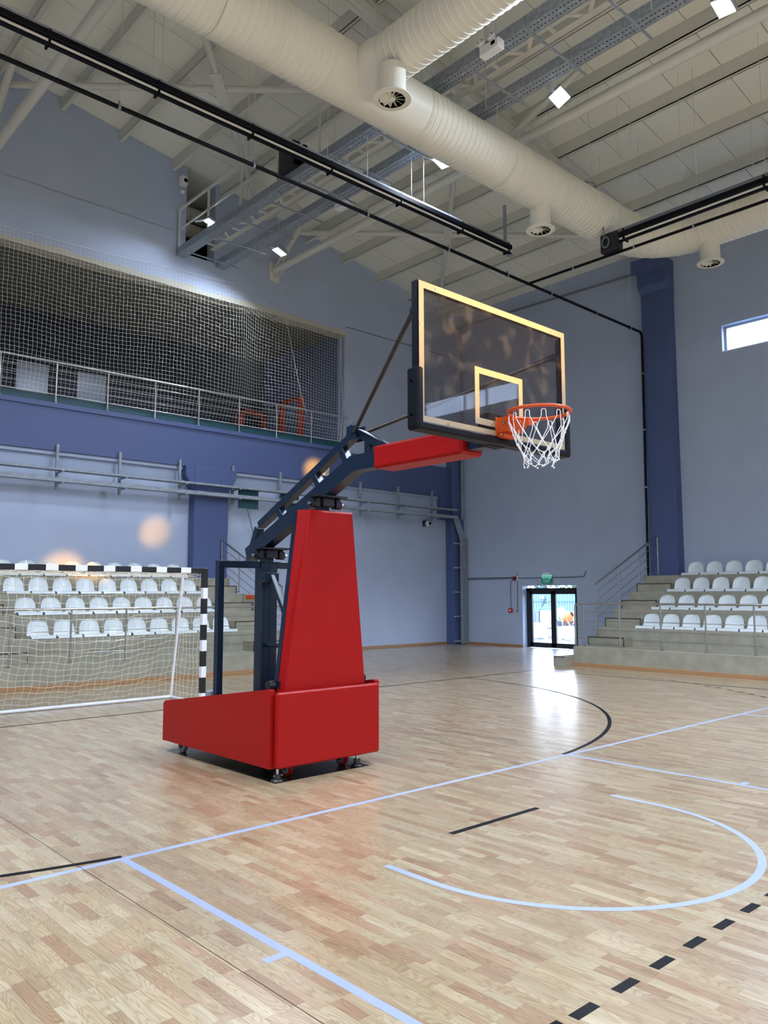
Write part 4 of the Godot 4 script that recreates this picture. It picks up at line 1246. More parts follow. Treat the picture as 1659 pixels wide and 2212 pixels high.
func build_catwalks() -> void:
	for side in [1.0, -1.0]:
		var X := func(x: float) -> float: return x if side > 0.0 else -x + 0.0
		var t := thing("catwalk", ["galvanized steel catwalk with a handrail under the roof, running out from the wall hatch", "second galvanized steel catwalk under the far half of the roof"][0 if side > 0 else 1], "catwalk", Vector3(X.call(5.4), 10.55, 0))
		var z1 := 38.0
		var b := MB.new()
		for q in [[4.74, 5.0], [5.92, 6.18]]:
			b = MB.new()
			var a: float = X.call(q[0])
			var c: float = X.call(q[1])
			b.slab(a, 10.55, -13.55, c, 10.562, z1)
			b.slab(a - 0.006, 10.55, -13.55, a + 0.006, 10.73, z1); b.slab(c - 0.006, 10.55, -13.55, c + 0.006, 10.73, z1)
			var ch := put("channel", b, M.galv, t)
			# slots along the tray floor, for as long as they can be made out
			b = MB.new()
			var z := -9.0
			while z < 2.0:
				for w in [0.3, 0.7]: b.slab(lerpf(a, c, w) - 0.008, 10.548, z, lerpf(a, c, w) + 0.008, 10.5505, z + 0.03)
				z += 0.07
			var sl := put("slots", b, M.void, ch)
			sl.set_meta("kind", "stuff")
		for k in 44:
			var z := -13.1 + 1.22 * k
			if z > z1: break
			b = MB.new(); b.slab(X.call(4.7), 10.525, z - 0.02, X.call(6.45), 10.55, z + 0.02); put("cross_bar", b, M.galv, t)
		# lattice between the trays
		b = MB.new()
		for x in [5.12, 5.78]: b.slab(X.call(x) - 0.07, 10.98, -13.5, X.call(x) + 0.07, 11.0, z1)
		put("chord", b, M.steel, t)
		for k in 42:
			var z := -13.2 + 1.22 * k
			if z + 1.3 > z1: break
			b = MB.new()
			b.beam(Vector3(X.call(5.12), 11.0, z), Vector3(X.call(5.8), 11.0, z + 0.61), 0.07, 0.02); b.beam(Vector3(X.call(5.8), 11.0, z + 0.61), Vector3(X.call(5.12), 11.0, z + 1.22), 0.07, 0.02)
			b.beam(Vector3(X.call(5.12), 11.0, z), Vector3(X.call(5.8), 11.0, z), 0.07, 0.02)
			put("lattice_bar", b, M.steel, t)
		# handrail on the outer side
		var hx: float = X.call(4.76)
		for k in 16:
			var z := -13.4 + 1.5 * k
			if z > z1: break
			b = MB.new(); b.slab(hx - 0.022, 10.6, z - 0.022, hx + 0.022, 11.78, z + 0.022); put("post", b, M.steel, t)
		b = MB.new(); b.slab(hx - 0.026, 11.74, -13.45, hx + 0.026, 11.79, 9.2); put("handrail", b, M.steel, t)
		b = MB.new(); b.slab(hx - 0.018, 11.2, -13.45, hx + 0.018, 11.235, 9.2); put("mid_rail", b, M.steel, t)
		# hangers to the roof
		for k in 9:
			var z := -10.5 + 3.3 * k
			for x in [5.0, 5.92]:
				b = MB.new(); b.rod(Vector3(X.call(x), 10.56, z), Vector3(X.call(x), roof_y(x) - 0.2, z), 0.012, 6); put("hanger", b, M.steel, t)
	# dark loudspeaker hung at the handrail
	var sp := thing("loudspeaker", "dark blue-black loudspeaker cabinet hung on the catwalk handrail", "loudspeaker", Vector3(4.78, 10.75, -8.3))
	var b2 := MB.new(); b2.slab(4.58, 10.72, -8.62, 4.98, 11.3, -8.08, 0.02); put("cabinet", b2, M.black, sp)
	b2 = MB.new(); b2.slab(4.62, 10.76, -8.08, 4.94, 11.26, -8.065); put("grille", b2, M.void, sp)
	# floodlights: along both catwalks
	var n := 0
	var spots: Array = [[6.6, 10.52, -11.46], [4.86, 10.9, -11.93], [6.6, 10.52, -5.67], [6.6, 10.52, -2.77], [6.6, 10.52, 0.2], [6.6, 10.52, 3.2], [6.6, 10.52, 6.2], [6.6, 10.52, 9.2], [6.6, 10.52, 12.2], [6.6, 10.52, 15.2], [-6.6, 10.52, -5.67], [-6.6, 10.52, -2.77], [-6.6, 10.52, 0.2], [-6.6, 10.52, 3.2], [-6.6, 10.52, 6.2], [-6.6, 10.52, 9.2], [-6.6, 10.52, 12.2], [-6.6, 10.52, 15.2]]
	for k in 6:  # both rows carried on out of view, added for bounce light
		spots.append([6.6, 10.52, 18.6 + 3.6 * k])
	for k in 6:
		spots.append([-6.6, 10.52, 18.6 + 3.6 * k])
	for q in spots:
		var p := Vector3(q[0], q[1], q[2])
		var names := ["lit floodlight under the catwalk nearest the back wall, beside a roof tube", "lit floodlight on top of the catwalk tray in front of the dark wall hatch", "floodlight under the catwalk hidden above the main air duct", "bright lit floodlight on the catwalk side beyond the twin emergency lamp", "bright floodlight in the top corner by the roof tube"]
		var lb: String = names[n] if n < names.size() else "unseen catwalk floodlight above the %s of the hall, number %s along its row" % ["exit door half" if q[0] > 0.0 else "far half", ["first", "second", "third", "fourth", "fifth", "sixth", "seventh", "eighth", "ninth", "tenth", "eleventh", "twelfth", "thirteenth", "fourteenth", "fifteenth", "sixteenth", "seventeenth", "eighteenth"][clampi(int((q[2] + 8.0) / 2.8), 0, 17)]]
		floodlight(p, lb, "catwalk floodlights", n == 1)
		n += 1

func floodlight(p: Vector3, label: String, group: String, up: bool) -> void:
	var t := thing("floodlight", label, "floodlight", p, group)
	var a := 0.5 if not up else 0.9
	var sd := 1.0 if p.x > 0 else -1.0
	# tilted down and away from the catwalk
	var aim := (Vector3(-0.25, -1.0, 0.5) if sd > 0.0 and absf(p.z + 2.77) < 0.1 else Vector3(-0.36, -1.0, -0.16) if sd > 0.0 else Vector3(0.2, -1.0, -0.1)).normalized()
	var ax := aim.cross(Vector3.FORWARD).normalized()
	var bs := Basis(ax, -aim, ax.cross(-aim)).orthonormalized()
	var b := MB.new()
	b.box(p + bs * Vector3(0, 0.03, 0), Vector3(0.34, 0.07, 0.3), 0.015, bs)
	for k in 6: b.box(p + bs * Vector3(-0.125 + 0.05 * k, 0.085, 0), Vector3(0.008, 0.05, 0.26), 0.0, bs)
	put("housing", b, M.galv, t)
	b = MB.new()
	b.beam(p + Vector3(-0.18 * sd, 0.02, 0), p + Vector3(-0.45 * sd, 0.06 if not up else -0.1, 0), 0.05, 0.03)
	put("bracket", b, M.galv, t)
	b = MB.new(); b.box(p + bs * Vector3(0, -0.009, 0), Vector3(0.3, 0.008, 0.26), 0.0, bs); put("lens", b, M.lamp, t)
	var l := SpotLight3D.new()
	l.name = "beam"
	l.light_color = c8(219, 232, 255)
	l.light_energy = FLOOD * (0.15 if up else (0.5 if p.z < -5.0 and p.x > 0.0 else (0.52 if p.z > 2.0 and p.z < 13.0 else (0.8 if p.z < 0.0 and p.x < 0.0 else 1.0))))
	l.spot_angle = 66.0 if absf(p.z + 2.77) < 0.1 else 74.0; l.spot_angle_attenuation = 0.6; l.spot_range = 60.0; l.spot_attenuation = 2.0
	l.light_size = 0.14
	l.shadow_enabled = true
	t.add_child(l)
	l.position = bs * Vector3(0, -0.03, 0)
	l.basis = bs * Basis(Vector3.RIGHT, -PI / 2)
const FLOOD := 41.0

# spiral seamed round duct along a list of points
func spiral(b: MB, pts: Array, r: float, step := 0.125) -> void:
	# resample the path, and swell it into a thin rib at every step
	var c := Curve3D.new()
	c.bake_interval = 0.05
	for p in pts: c.add_point(p)
	var L := c.get_baked_length()
	var k := int(L / step)
	var rings: Array = []
	var sides := 44
	for i in k + 1:
		var s := L * i / k
		for e in [[-0.012, r], [-0.006, r + 0.009], [0.006, r + 0.009], [0.012, r]]:
			var d := clampf(s + e[0], 0.0, L)
			var o := c.sample_baked(d, true)
			var f := (c.sample_baked(minf(d + 0.03, L), true) - c.sample_baked(maxf(d - 0.03, 0.0), true)).normalized()
			rings.append([o, f, e[1]])
	var P: Array = []
	var Nn: Array = []
	for q in rings:
		var x: Vector3 = Vector3.UP.cross(q[1]).normalized()
		var y: Vector3 = (q[1] as Vector3).cross(x)
		var row: Array = []
		var nr: Array = []
		for j in sides:
			var m := x * cos(TAU * j / sides) + y * sin(TAU * j / sides)
			row.append(q[0] + m * q[2]); nr.append(m)
		P.append(row); Nn.append(nr)
	for i in P.size() - 1:
		var dr: float = rings[i + 1][2] - rings[i][2]
		var ln: float = maxf(1e-4, (rings[i + 1][0] as Vector3).distance_to(rings[i][0]))
		for j in sides:
			var j2 := (j + 1) % sides
			var n0: Vector3 = (Nn[i][j] - (rings[i][1] as Vector3) * dr / ln).normalized()
			var n1: Vector3 = (Nn[i][j2] - (rings[i][1] as Vector3) * dr / ln).normalized()
			b.quads(P[i][j], P[i + 1][j], P[i + 1][j2], P[i][j2], n0, n0, n1, n1)

func band(b: MB, at: Vector3, dir: Vector3, r: float) -> void:
	var x := Vector3.UP.cross(dir).normalized()
	b.lathe(at, [[r, -0.03], [r + 0.009, -0.026], [r + 0.009, -0.006], [r + 0.001, -0.002], [r + 0.001, 0.002], [r + 0.009, 0.006], [r + 0.009, 0.026], [r, 0.03]], 44, Basis(dir.cross(x), dir, x).orthonormalized())

const DY := 9.92
const DZ := -4.21
const DR := 0.475
const BR := 0.37
const BX := 3.08
const BY := 9.9
func build_ducts() -> void:
	var t := thing("ventilation_duct", "huge cream spiral air duct crossing the hall under the roof and turning along the wall", "air duct", Vector3(3, DY, DZ))
	var dx := 12.2
	var b := MB.new()
	spiral(b, [Vector3(-15.4, DY, DZ), Vector3(2.3, DY, DZ)], DR)
	spiral(b, [Vector3(4.35, DY, DZ), Vector3(dx - 1.3, DY, DZ)], DR)
	put("main_run", b, M.duct, t)
	# smooth tee and its branch towards the court
	b = MB.new(); b.lathe(Vector3(2.3, DY, DZ), [[DR, 0.0], [DR, 2.05]], 44, Basis(Vector3.BACK, -PI / 2))
	b.lathe(Vector3(BX, BY, DZ + 0.1), [[DR - 0.06, 0.0], [DR - 0.06, 0.5], [BR, 0.7]], 44, Basis(Vector3.RIGHT, PI / 2))
	put("tee", b, M.duct, t)
	b = MB.new(); spiral(b, [Vector3(BX, BY, DZ + 0.76), Vector3(BX, BY, 14.0)], BR); put("branch_run", b, M.duct, t)
	# elbow in segments, then the run along the wall
	b = MB.new()
	var pts: Array = []
	var er := 1.3
	for k in 13:
		var a := PI / 2 * k / 12
		pts.append(Vector3(dx - er + er * sin(a), DY, DZ + er - er * cos(a)))
	spiral(b, pts, DR, 0.25)
	put("elbow", b, M.duct, t)
	b = MB.new(); spiral(b, [Vector3(dx, DY, DZ + er), Vector3(dx, DY, 20.0)], DR); put("wall_run", b, M.duct, t)
	for q in [[-2.6, 0], [0.4, 0], [1.35, 0], [2.3, 0], [4.4, 0], [6.6, 0], [8.3, 0], [10.2, 0], [dx - er, 0]]:
		b = MB.new(); band(b, Vector3(q[0], DY, DZ), Vector3.RIGHT, DR); put("joint_band", b, M.duct, t)
	for z in [DZ + 0.85, -2.2, -1.0, 0.6]:
		b = MB.new(); band(b, Vector3(BX, BY, z), Vector3.BACK, BR); put("joint_band", b, M.duct, t)
	for z in [DZ + er, 0.4]:
		b = MB.new(); band(b, Vector3(dx, DY, z), Vector3.BACK, DR); put("joint_band", b, M.duct, t)
	# wire hangers
	for x in [-3.0, 0.0, 6.0, 9.0, 11.0]:
		for s in [-0.5, 0.5]:
			b = MB.new(); b.rod(Vector3(x, DY + 0.1, DZ + s), Vector3(x, roof_y(x) - 0.25, DZ + s), 0.006, 6); put("hanger", b, M.steel, t)
	for z in [-1.5, 1.5]:
		for s in [-0.5, 0.5]:
			b = MB.new(); b.rod(Vector3(dx + s, DY + 0.1, z), Vector3(dx + s, roof_y(dx) - 0.2, z), 0.006, 6); put("hanger", b, M.steel, t)
	# round swirl diffusers
	var k := 0
	for q in [[2.92, -3.22, 9.06], [8.05, -4.30, 9.03], [12.2, -2.72, 9.03]]:
		diffuser(Vector3(q[0], q[2], q[1]), ["round swirl air diffuser below the duct junction", "round swirl air diffuser under the main duct, second along it", "round swirl air diffuser under the duct beside the window wall"][k])
		k += 1

func diffuser(p: Vector3, label: String) -> void:
	var t := thing("air_diffuser", label, "air diffuser", p, "round diffusers under the ducts")
	var b := MB.new()
	b.lathe(p, [[0.212, 0.035], [0.212, 0.5]], 32); put("collar", b, M.duct, t)
	b = MB.new(); b.lathe(p, [[0.20, -0.004], [0.29, 0.002], [0.295, 0.014], [0.25, 0.03], [0.212, 0.036]], 40); put("rim_ring", b, M.duct, t)
	b = MB.new(); b.lathe(p, [[0.0, 0.09], [0.21, 0.09], [0.205, 0.0]], 32); put("throat", b, M.void, t)
	b = MB.new(); b.lathe(p, [[0.0, -0.006], [0.045, -0.004], [0.05, 0.01], [0.05, 0.05]], 20); put("hub", b, M.duct, t)
	for i in 12:
		var a := TAU * i / 12
		var bs := Basis(Vector3.UP, a) * Basis(Vector3.RIGHT, 0.75)
		b = MB.new(); b.box(p + Basis(Vector3.UP, a) * Vector3(0.122, 0.025, 0), Vector3(0.15, 0.004, 0.062), 0.0, bs); put("blade", b, M.duct, t)

func build_rollers() -> void:
	# motorised net rollers: a dark housing with a pale slot, hung on wires, and the guide pipe below
	var wires := func(t: Node3D, at: Array, y0: float) -> void:
		for p in at:
			var b := MB.new(); b.rod(Vector3(p[0], y0, p[1]), Vector3(p[0], roof_y(p[0]) - 0.1, p[1]), 0.005, 6); put("wire", b, M.steel, t)
	var t := thing("curtain_roller", "long dark overhead curtain roller with a pale slot crossing below the roof towards the hoop", "curtain roller", Vector3(3, 9.43, -5.9))
	var b := MB.new(); b.slab(-9.0, 9.44, -5.98, 9.05, 9.54, -5.80, 0.012); put("housing", b, M.navyrail, t)
	b = MB.new(); b.slab(-9.0, 9.54, -5.99, 9.0, 9.60, -5.84, 0.004); put("top_rail", b, M.galv, t)
	b = MB.new(); b.rod(Vector3(-9.0, 9.40, -5.86), Vector3(9.0, 9.40, -5.86), 0.028, 14); put("net_tube", b, M.cream, t)
	b = MB.new(); b.slab(-9.0, 9.33, -5.90, 9.05, 9.37, -5.83, 0.006); put("lower_rail", b, M.navyrail, t)
	for x in [-4.6, -2.9, -1.2, 0.45, 2.15, 3.85, 5.6, 7.4, 8.95]:
		b = MB.new(); b.slab(x - 0.015, 9.33, -5.985, x + 0.015, 9.56, -5.81, 0.004); put("bracket", b, M.navyrail, t)
	wires.call(t, [[0.4, -5.95], [0.5, -5.85], [2.1, -5.9], [3.8, -5.9], [6.0, -5.95], [6.25, -5.85]], 9.6)
	b = MB.new(); b.box(Vector3(9.07, 9.33, -5.9), Vector3(0.1, 0.06, 0.12), 0.015); put("end_lamp", b, M.galv, t)
	t = thing("guide_pipe", "dark round guide pipe below the curtain roller, bending down beside the blue pilaster", "pipe", Vector3(6, 8.97, -5.9))
	b = MB.new()
	var pp: Array = [Vector3(-9, 8.95, -5.92), Vector3(15.1, 8.98, -6.14)]
	for k in 6: pp.append(Vector3(15.1 + 0.12 * sin(PI / 2 * (k + 1) / 6), 8.98 - 0.12 + 0.12 * cos(PI / 2 * (k + 1) / 6), -6.14))
	pp.append(Vector3(15.22, 2.16, -6.2))
	b.tube(pp, 0.034, 12); put("pipe", b, M.navyrail, t)
	for x in [-3.6, -0.1, 2.3, 4.9, 7.2, 9.2, 10.9, 12.9, 14.6]:
		b = MB.new(); b.lathe(Vector3(x, 8.96, -5.92 - 0.0091 * (x + 9.0)), [[0.036, -0.02], [0.042, -0.02], [0.042, 0.02], [0.036, 0.02]], 14, Basis(Vector3.BACK, PI / 2)); b.slab(x - 0.01, 8.99, -5.94 - 0.0091 * (x + 9.0), x + 0.01, 9.06, -5.90 - 0.0091 * (x + 9.0)); put("clamp", b, M.galv, t)
	for y in [3.0, 4.6, 6.2, 7.8]:
		b = MB.new(); b.lathe(Vector3(15.22, y, -6.2 + 0.06 * (y - 2.16) / 6.8), [[0.036, -0.02], [0.042, -0.02], [0.042, 0.02], [0.036, 0.02]], 14); put("clamp", b, M.galv, t)
	wires.call(t, [[-0.1, -6.0], [2.3, -6.02], [4.9, -6.05], [10.9, -6.1], [14.6, -6.13]], 9.0)
	# the second set, along z, with its motor box
	t = thing("curtain_roller", "second dark curtain roller with a motor box, in front of the wall duct", "curtain roller", Vector3(9.95, 9.2, 0))
	b = MB.new(); b.slab(9.86, 9.24, -3.75, 10.04, 9.34, 12.0, 0.012); put("housing", b, M.navyrail, t)
	b = MB.new(); b.slab(9.88, 9.34, -3.7, 10.03, 9.41, 12.0, 0.004); put("top_rail", b, M.pipe, t)
	b = MB.new(); b.rod(Vector3(9.92, 9.20, -3.7), Vector3(9.92, 9.20, 12.0), 0.026, 14); put("net_tube", b, M.cream, t)
	b = MB.new(); b.slab(9.9, 9.13, -3.7, 9.97, 9.17, 12.0, 0.006); put("lower_rail", b, M.navyrail, t)
	for z in [-3.5, -0.6, 2.0]:
		b = MB.new(); b.slab(9.85, 9.12, z - 0.015, 10.05, 9.38, z + 0.015, 0.004); put("bracket", b, M.navyrail, t)
	b = MB.new(); b.slab(9.83, 8.98, -4.05, 10.07, 9.4, -3.62, 0.03)
	var mb := put("motor_box", b, M.black, t)
	b = MB.new()
	var lp: Array = []
	for i in 24: lp.append(Vector3(9.815, 9.19 + 0.12 * cos(TAU * i / 24), -3.9 + 0.09 * sin(TAU * i / 24)))
	b.tube(lp, 0.011, 8, true, true); lp = []
	for i in 24: lp.append(Vector3(9.805, 9.18 + 0.105 * cos(TAU * i / 24), -3.89 + 0.075 * sin(TAU * i / 24)))
	b.tube(lp, 0.011, 8, true, true); put("cable_coil", b, M.pipe, mb)
	wires.call(t, [[9.95, -3.6], [9.95, -2.2], [9.95, -0.6]], 9.4)
	t = thing("power_cable", "grey flexible cable dropping from the main duct into the roller motor box", "cable", Vector3(9.8, 9.3, -3.9))
	b = MB.new(); b.tube([Vector3(8.2, 10.5, -4.2), Vector3(8.7, 10.48, -4.15), Vector3(9.3, 10.45, -4.1), Vector3(9.62, 10.5, -4.0), Vector3(9.7, 10.3, -3.98), Vector3(9.75, 9.9, -3.95), Vector3(9.8, 9.5, -3.93), Vector3(9.8, 9.28, -3.92)], 0.014, 8); put("cable", b, M.pipe, t)
	t = thing("guide_pipe", "dark guide pipe under the second curtain roller, joining the long pipe above the backboard", "pipe", Vector3(9.95, 8.95, 0))
	b = MB.new(); b.rod(Vector3(9.95, 8.95, -6.09), Vector3(9.95, 8.83, 12.0), 0.03, 12); put("pipe", b, M.navyrail, t)
	for z in [-4.8, -3.3, -2.0, 0.0, 2.0]:
		b = MB.new(); b.lathe(Vector3(9.95, 8.95 - 0.0067 * (z + 5.9), z), [[0.032, -0.02], [0.038, -0.02], [0.038, 0.02], [0.032, 0.02]], 14, Basis(Vector3.RIGHT, PI / 2)); put("clamp", b, M.galv, t)
	wires.call(t, [[9.95, -3.3], [9.95, -1.9]], 8.97)
	# grey conduit run under the roof above the pilaster, and a hung corrugated drop
	t = thing("conduit_pipe", "thin grey conduit along the window wall ending above the blue pilaster", "pipe", Vector3(15.4, 10.85, -9))
	b = MB.new(); b.rod(Vector3(15.4, 10.8, -5.8), Vector3(15.4, 10.97, -13.3), 0.035, 10); put("pipe", b, M.pipe, t)
	t = thing("conduit_drop", "short vertical ribbed grey conduit hanging between the duct and the curtain roller", "pipe", Vector3(9.0, 9.5, -6.0))
	b = MB.new()
	var pr: Array = []
	for i in 40:
		pr.append([0.034, i * 0.022]); pr.append([0.041, i * 0.022 + 0.008])
	b.lathe(Vector3(8.95, 9.62, -5.93), pr, 14); put("pipe", b, M.galv, t)
	# emergency lighting
	t = thing("emergency_light", "white twin-head emergency light on the catwalk tray beside the branch duct", "emergency light", Vector3(4.62, 10.45, -2.6))
	b = MB.new(); b.slab(4.5, 10.3, -2.85, 4.66, 10.47, -2.45, 0.015); put("body", b, M.white, t)
	b = MB.new(); b.slab(4.495, 10.38, -2.6, 4.502, 10.44, -2.52); put("indicator", b, M.void, t)
	for z in [-2.83, -2.62]:
		b = MB.new(); b.lathe(Vector3(4.54, 10.55, z), [[0.0, -0.05], [0.05, -0.04], [0.075, 0.0], [0.07, 0.03], [0.0, 0.035]], 20, Basis(Vector3.BACK, 0.9)); var hd := put("head", b, M.white, t)
		b = MB.new(); b.lathe(Vector3(4.505, 10.57, z), [[0.0, -0.01], [0.045, -0.005], [0.05, 0.02], [0.0, 0.025]], 16, Basis(Vector3.BACK, 0.9)); put("reflector", b, M.chrome, hd)
	t = thing("emergency_light", "plain white box luminaire hung near the roof tube behind the curtain roller", "emergency light", Vector3(6.3, 10.5, -8.45))
	b = MB.new(); b.slab(6.12, 10.42, -8.6, 6.28, 10.56, -8.2, 0.01); put("body", b, M.white, t)
	b = MB.new(); b.rod(Vector3(6.2, 10.55, -8.4), Vector3(6.15, 10.7, -8.4), 0.01); put("stem", b, M.galv, t)

func build_trays() -> void:
	var t := thing("cable_tray", "long twin galvanized cable tray on brackets below the dark blue ring beam", "cable tray", Vector3(6, 4.4, -13.2))
	for q in [[4.48, 0.05], [4.22, 0.09]]:
		var b := MB.new()
		b.slab(-9.5, q[0], -13.30, 15.1, q[0] + 0.008, -13.08); b.slab(-9.5, q[0], -13.09, 15.1, q[0] + q[1], -13.075); b.slab(-9.5, q[0], -13.30, 15.1, q[0] + q[1], -13.285)
		put("tray", b, M.galv, t)
	for x in [-2.7, -1.2, 0.35, 1.88, 3.38, 4.98, 6.55, 8.1, 9.6, 11.1, 12.7, 14.25]:
		var b := MB.new(); b.slab(x - 0.03, 4.08, -13.49, x + 0.03, 5.13, -13.43); b.slab(x - 0.025, 4.45, -13.45, x + 0.025, 4.475, -13.05); b.slab(x - 0.025, 4.19, -13.45, x + 0.025, 4.215, -13.05)
		put("bracket", b, M.galv, t)
	t = thing("cable_tray", "vertical galvanized cable tray with rungs down the blue corner column", "cable tray", Vector3(15.3, 2, -13.15))
	var b := MB.new()
	b.slab(15.35, 0.02, -13.22, 15.62, 3.6, -13.2); b.slab(15.35, 0.02, -13.22, 15.365, 3.6, -13.1); b.slab(15.605, 0.02, -13.22, 15.62, 3.6, -13.1)
	b.beam(Vector3(15.48, 3.55, -13.2), Vector3(15.15, 4.25, -13.2), 0.27, 0.02, 0.0, Vector3.BACK)
	put("tray", b, M.galv, t)
	for k in 5:
		b = MB.new(); b.slab(15.1, 0.08 + 0.82 * k, -13.28, 15.62, 0.13 + 0.82 * k, -13.22); put("rung", b, M.galv, t)
	t = thing("riser_pipe", "thin galvanized riser running up the corner column to the roof", "pipe", Vector3(15.5, 7, -13.2))
	b = MB.new(); b.slab(15.46, 4.2, -13.24, 15.56, 11.0, -13.2); put("riser", b, M.galv, t)
	# two dark teal panels mounted on the tray
	for q in [[6.62, "dark teal panel on the cable tray beside the blue column"], [7.98, "dark teal panel on the cable tray behind the hoop's sloping arm"]]:
		var p := thing("teal_panel", q[1], "panel", Vector3(q[0], 4.0, -13.15), "teal panels on the cable tray")
		b = MB.new(); b.slab(q[0], 3.98, -13.28, q[0] + 0.62, 4.5, -13.24, 0.004); put("board", b, M.teal, p)
		b = MB.new(); b.rod(Vector3(q[0] + 0.3, 4.0, -13.3), Vector3(q[0] + 0.75, 3.2, -13.6), 0.02); put("strut", b, M.galv, p)

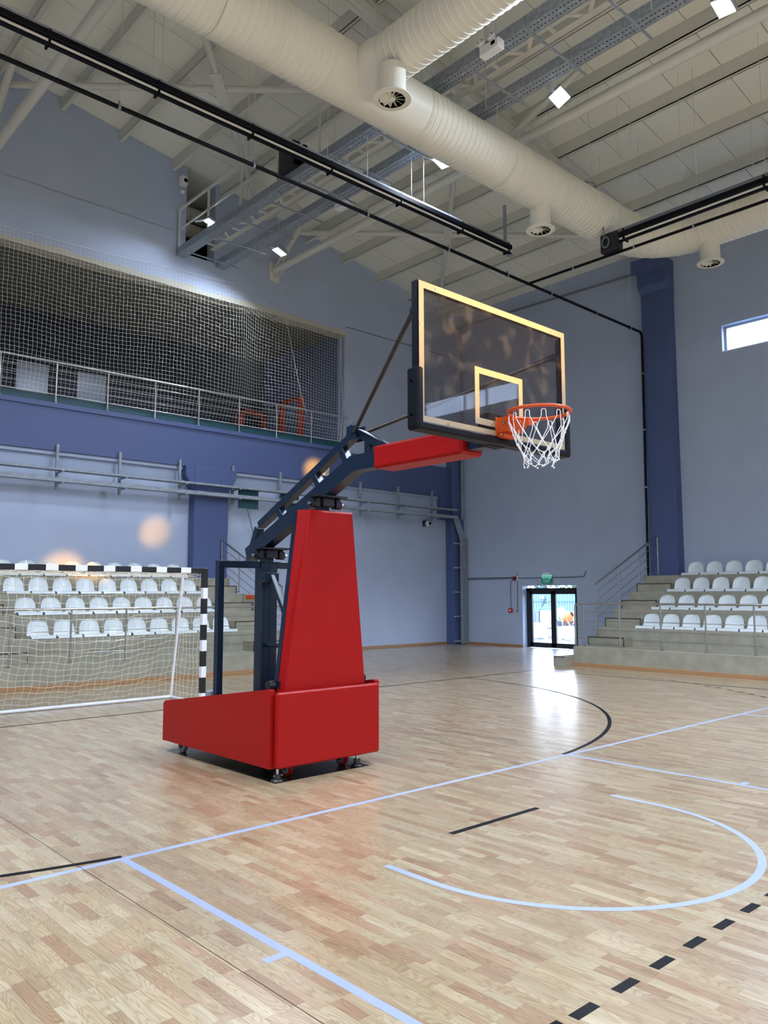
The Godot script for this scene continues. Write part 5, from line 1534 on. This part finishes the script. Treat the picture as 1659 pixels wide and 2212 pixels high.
func build_wall_items() -> void:
	# exit sign over the door
	var t := thing("exit_sign", "small green lit EXIT sign on the wall above the glass door", "exit sign", Vector3(15.6, 2.1, -9.83))
	var b := MB.new(); b.slab(15.57, 2.27, -9.98, 15.65, 2.33, -9.72, 0.006); put("housing", b, M.white, t)
	b = MB.new(); b.slab(15.585, 2.0, -10.03, 15.6, 2.27, -9.63); put("plate", b, M.green, t)
	b = MB.new(); b.slab(15.582, 2.2, -10.03, 15.586, 2.27, -9.63); put("lit_band", b, M.greenlit, t)
	b = MB.new()
	b.slab(15.5815, 2.15, -10.0, 15.586, 2.19, -9.9); b.slab(15.5815, 2.16, -9.88, 15.586, 2.19, -9.8); b.slab(15.5815, 2.15, -9.78, 15.586, 2.19, -9.66)
	put("pictogram", b, M.greenlit, t)
	var tm := TextMesh.new()
	var f := SystemFont.new()
	f.font_names = PackedStringArray(["Droid Sans"])
	tm.font = f; tm.text = "EXIT"; tm.font_size = 64; tm.pixel_size = 0.0021; tm.depth = 0.004
	tm.material = M.greenlit
	var lt := MeshInstance3D.new()
	lt.name = "lettering"; lt.mesh = tm
	t.add_child(lt)
	lt.rotation.y = -PI / 2
	lt.position = Vector3(15.584, 2.075, -9.83) - t.position
	# surface conduits with sounder, call point and socket
	t = thing("wall_conduit", "grey surface conduit along the wall above the exit door, with two drops", "conduit", Vector3(15.63, 2.18, -11))
	b = MB.new()
	b.tube([Vector3(15.63, 2.17, -13.2), Vector3(15.63, 2.185, -8.62), Vector3(15.63, 2.2, -8.5), Vector3(15.63, 2.3, -8.46), Vector3(15.63, 2.36, -8.46)], 0.014, 8)
	b.tube([Vector3(15.63, 2.21, -13.2), Vector3(15.63, 2.21, -11.2)], 0.012, 8)
	b.tube([Vector3(15.63, 2.14, -11.1), Vector3(15.63, 2.13, -11.22), Vector3(15.63, 2.06, -11.28), Vector3(15.63, 1.22, -11.29)], 0.012, 8)
	b.tube([Vector3(15.63, 2.36, -11.0), Vector3(15.63, 1.2, -11.02)], 0.012, 8)
	put("pipe", b, M.pipe, t)
	for z in [-12.9, -12.2, -11.6, -10.6, -9.3, -8.9]:
		b = MB.new(); b.slab(15.61, 2.155, z - 0.012, 15.65, 2.2, z + 0.012); put("clip", b, M.pipe, t)
	t = thing("alarm_sounder", "dark red round fire alarm sounder on the conduit left of the exit door", "alarm sounder", Vector3(15.6, 2.17, -11.07))
	b = MB.new(); b.slab(15.6, 2.1, -11.1, 15.65, 2.25, -10.98, 0.01); put("back_box", b, M.white, t)
	b = MB.new(); b.lathe(Vector3(15.6, 2.175, -11.08), [[0.0, -0.07], [0.06, -0.05], [0.075, 0.0], [0.075, 0.03]], 20, Basis(Vector3.BACK, -PI / 2)); put("dome", b, mat(c8(110, 20, 24), 0.4), t)
	t = thing("call_point", "small square red fire alarm call point below the sounder", "call point", Vector3(15.62, 1.15, -11.3))
	b = MB.new(); b.slab(15.6, 1.08, -11.38, 15.65, 1.22, -11.22, 0.008); put("box", b, M.alarm, t)
	b = MB.new(); b.slab(15.596, 1.13, -11.33, 15.601, 1.18, -11.27); put("window", b, M.white, t)
	t = thing("wall_socket", "small round grey wall socket beside the red call point", "socket", Vector3(15.63, 1.13, -11.03))
	b = MB.new(); b.lathe(Vector3(15.65, 1.14, -11.03), [[0.05, 0.0], [0.05, 0.03], [0.035, 0.04], [0.0, 0.04]], 18, Basis(Vector3.BACK, PI / 2)); put("plate", b, M.galv, t)
	# cameras and wall speaker on the back wall
	t = thing("security_camera", "round white security camera under the cable tray near the corner", "camera", Vector3(14.1, 4.0, -13.6))
	b = MB.new(); b.slab(14.0, 3.93, -13.65, 14.1, 4.12, -13.57, 0.006); put("mount", b, M.black, t)
	b = MB.new(); b.lathe(Vector3(14.14, 4.02, -13.57), [[0.09, 0.0], [0.09, 0.05], [0.07, 0.1], [0.0, 0.1]], 22, Basis(Vector3.RIGHT, PI / 2)); put("body", b, M.white, t)
	b = MB.new(); b.lathe(Vector3(14.16, 4.02, -13.48), [[0.05, 0.0], [0.045, 0.03], [0.0, 0.035]], 18, Basis(Vector3.RIGHT, PI / 2)); put("lens", b, M.void, t)
	b = MB.new(); b.tube([Vector3(14.05, 4.1, -13.6), Vector3(14.12, 4.2, -13.5), Vector3(14.3, 4.22, -13.3)], 0.01, 6); put("lead", b, M.pipe, t)
	t = thing("security_camera", "white box camera with a black lens high on the wall beside the catwalk hatch", "camera", Vector3(4.86, 12.5, -13.45))
	b = MB.new(); b.slab(4.76, 12.46, -13.5, 4.95, 12.72, -13.34, 0.02); put("body", b, M.white, t)
	b = MB.new(); b.lathe(Vector3(4.88, 12.6, -13.345), [[0.055, 0.0], [0.05, 0.02], [0.0, 0.025]], 18, Basis(Vector3.RIGHT, PI / 2)); put("lens", b, M.void, t)
	b = MB.new(); b.slab(4.8, 12.27, -13.5, 4.9, 12.35, -13.42, 0.008); put("junction_box", b, M.white, t)
	t = thing("wall_speaker", "small cream square wall speaker under the ring beam, seen through the hoop's arm", "speaker", Vector3(9.7, 5.25, -13.45))
	b = MB.new(); b.slab(9.58, 5.18, -13.5, 9.84, 5.45, -13.4, 0.02); put("case", b, M.cream, t)
	b = MB.new(); b.lathe(Vector3(9.72, 5.31, -13.4), [[0.1, 0.0], [0.095, 0.008], [0.0, 0.01]], 20, Basis(Vector3.RIGHT, PI / 2)); put("grille", b, M.galv, t)
	# dark room and ribbed ducts behind the catwalk hatch
	b = MB.new()
	b.slab(3.5, 10.4, -17.0, 7.5, 13.3, -16.8); b.slab(3.4, 10.4, -17.0, 3.6, 13.3, -13.9); b.slab(7.4, 10.4, -17.0, 7.6, 13.3, -13.9); b.slab(3.4, 10.3, -17.0, 7.6, 10.5, -13.9)
	struct("wall_hatch_room", b, M.navywall)
	t = thing("ribbed_duct", "dim ribbed duct inside the dark hatch at the catwalk's end", "air duct", Vector3(5.4, 12.3, -15))
	b = MB.new()
	for y in [12.55, 12.05]: spiral(b, [Vector3(4.0, y, -14.9), Vector3(7.2, y + 0.0, -14.9)], 0.2, 0.1)
	put("duct", b, M.duct, t)
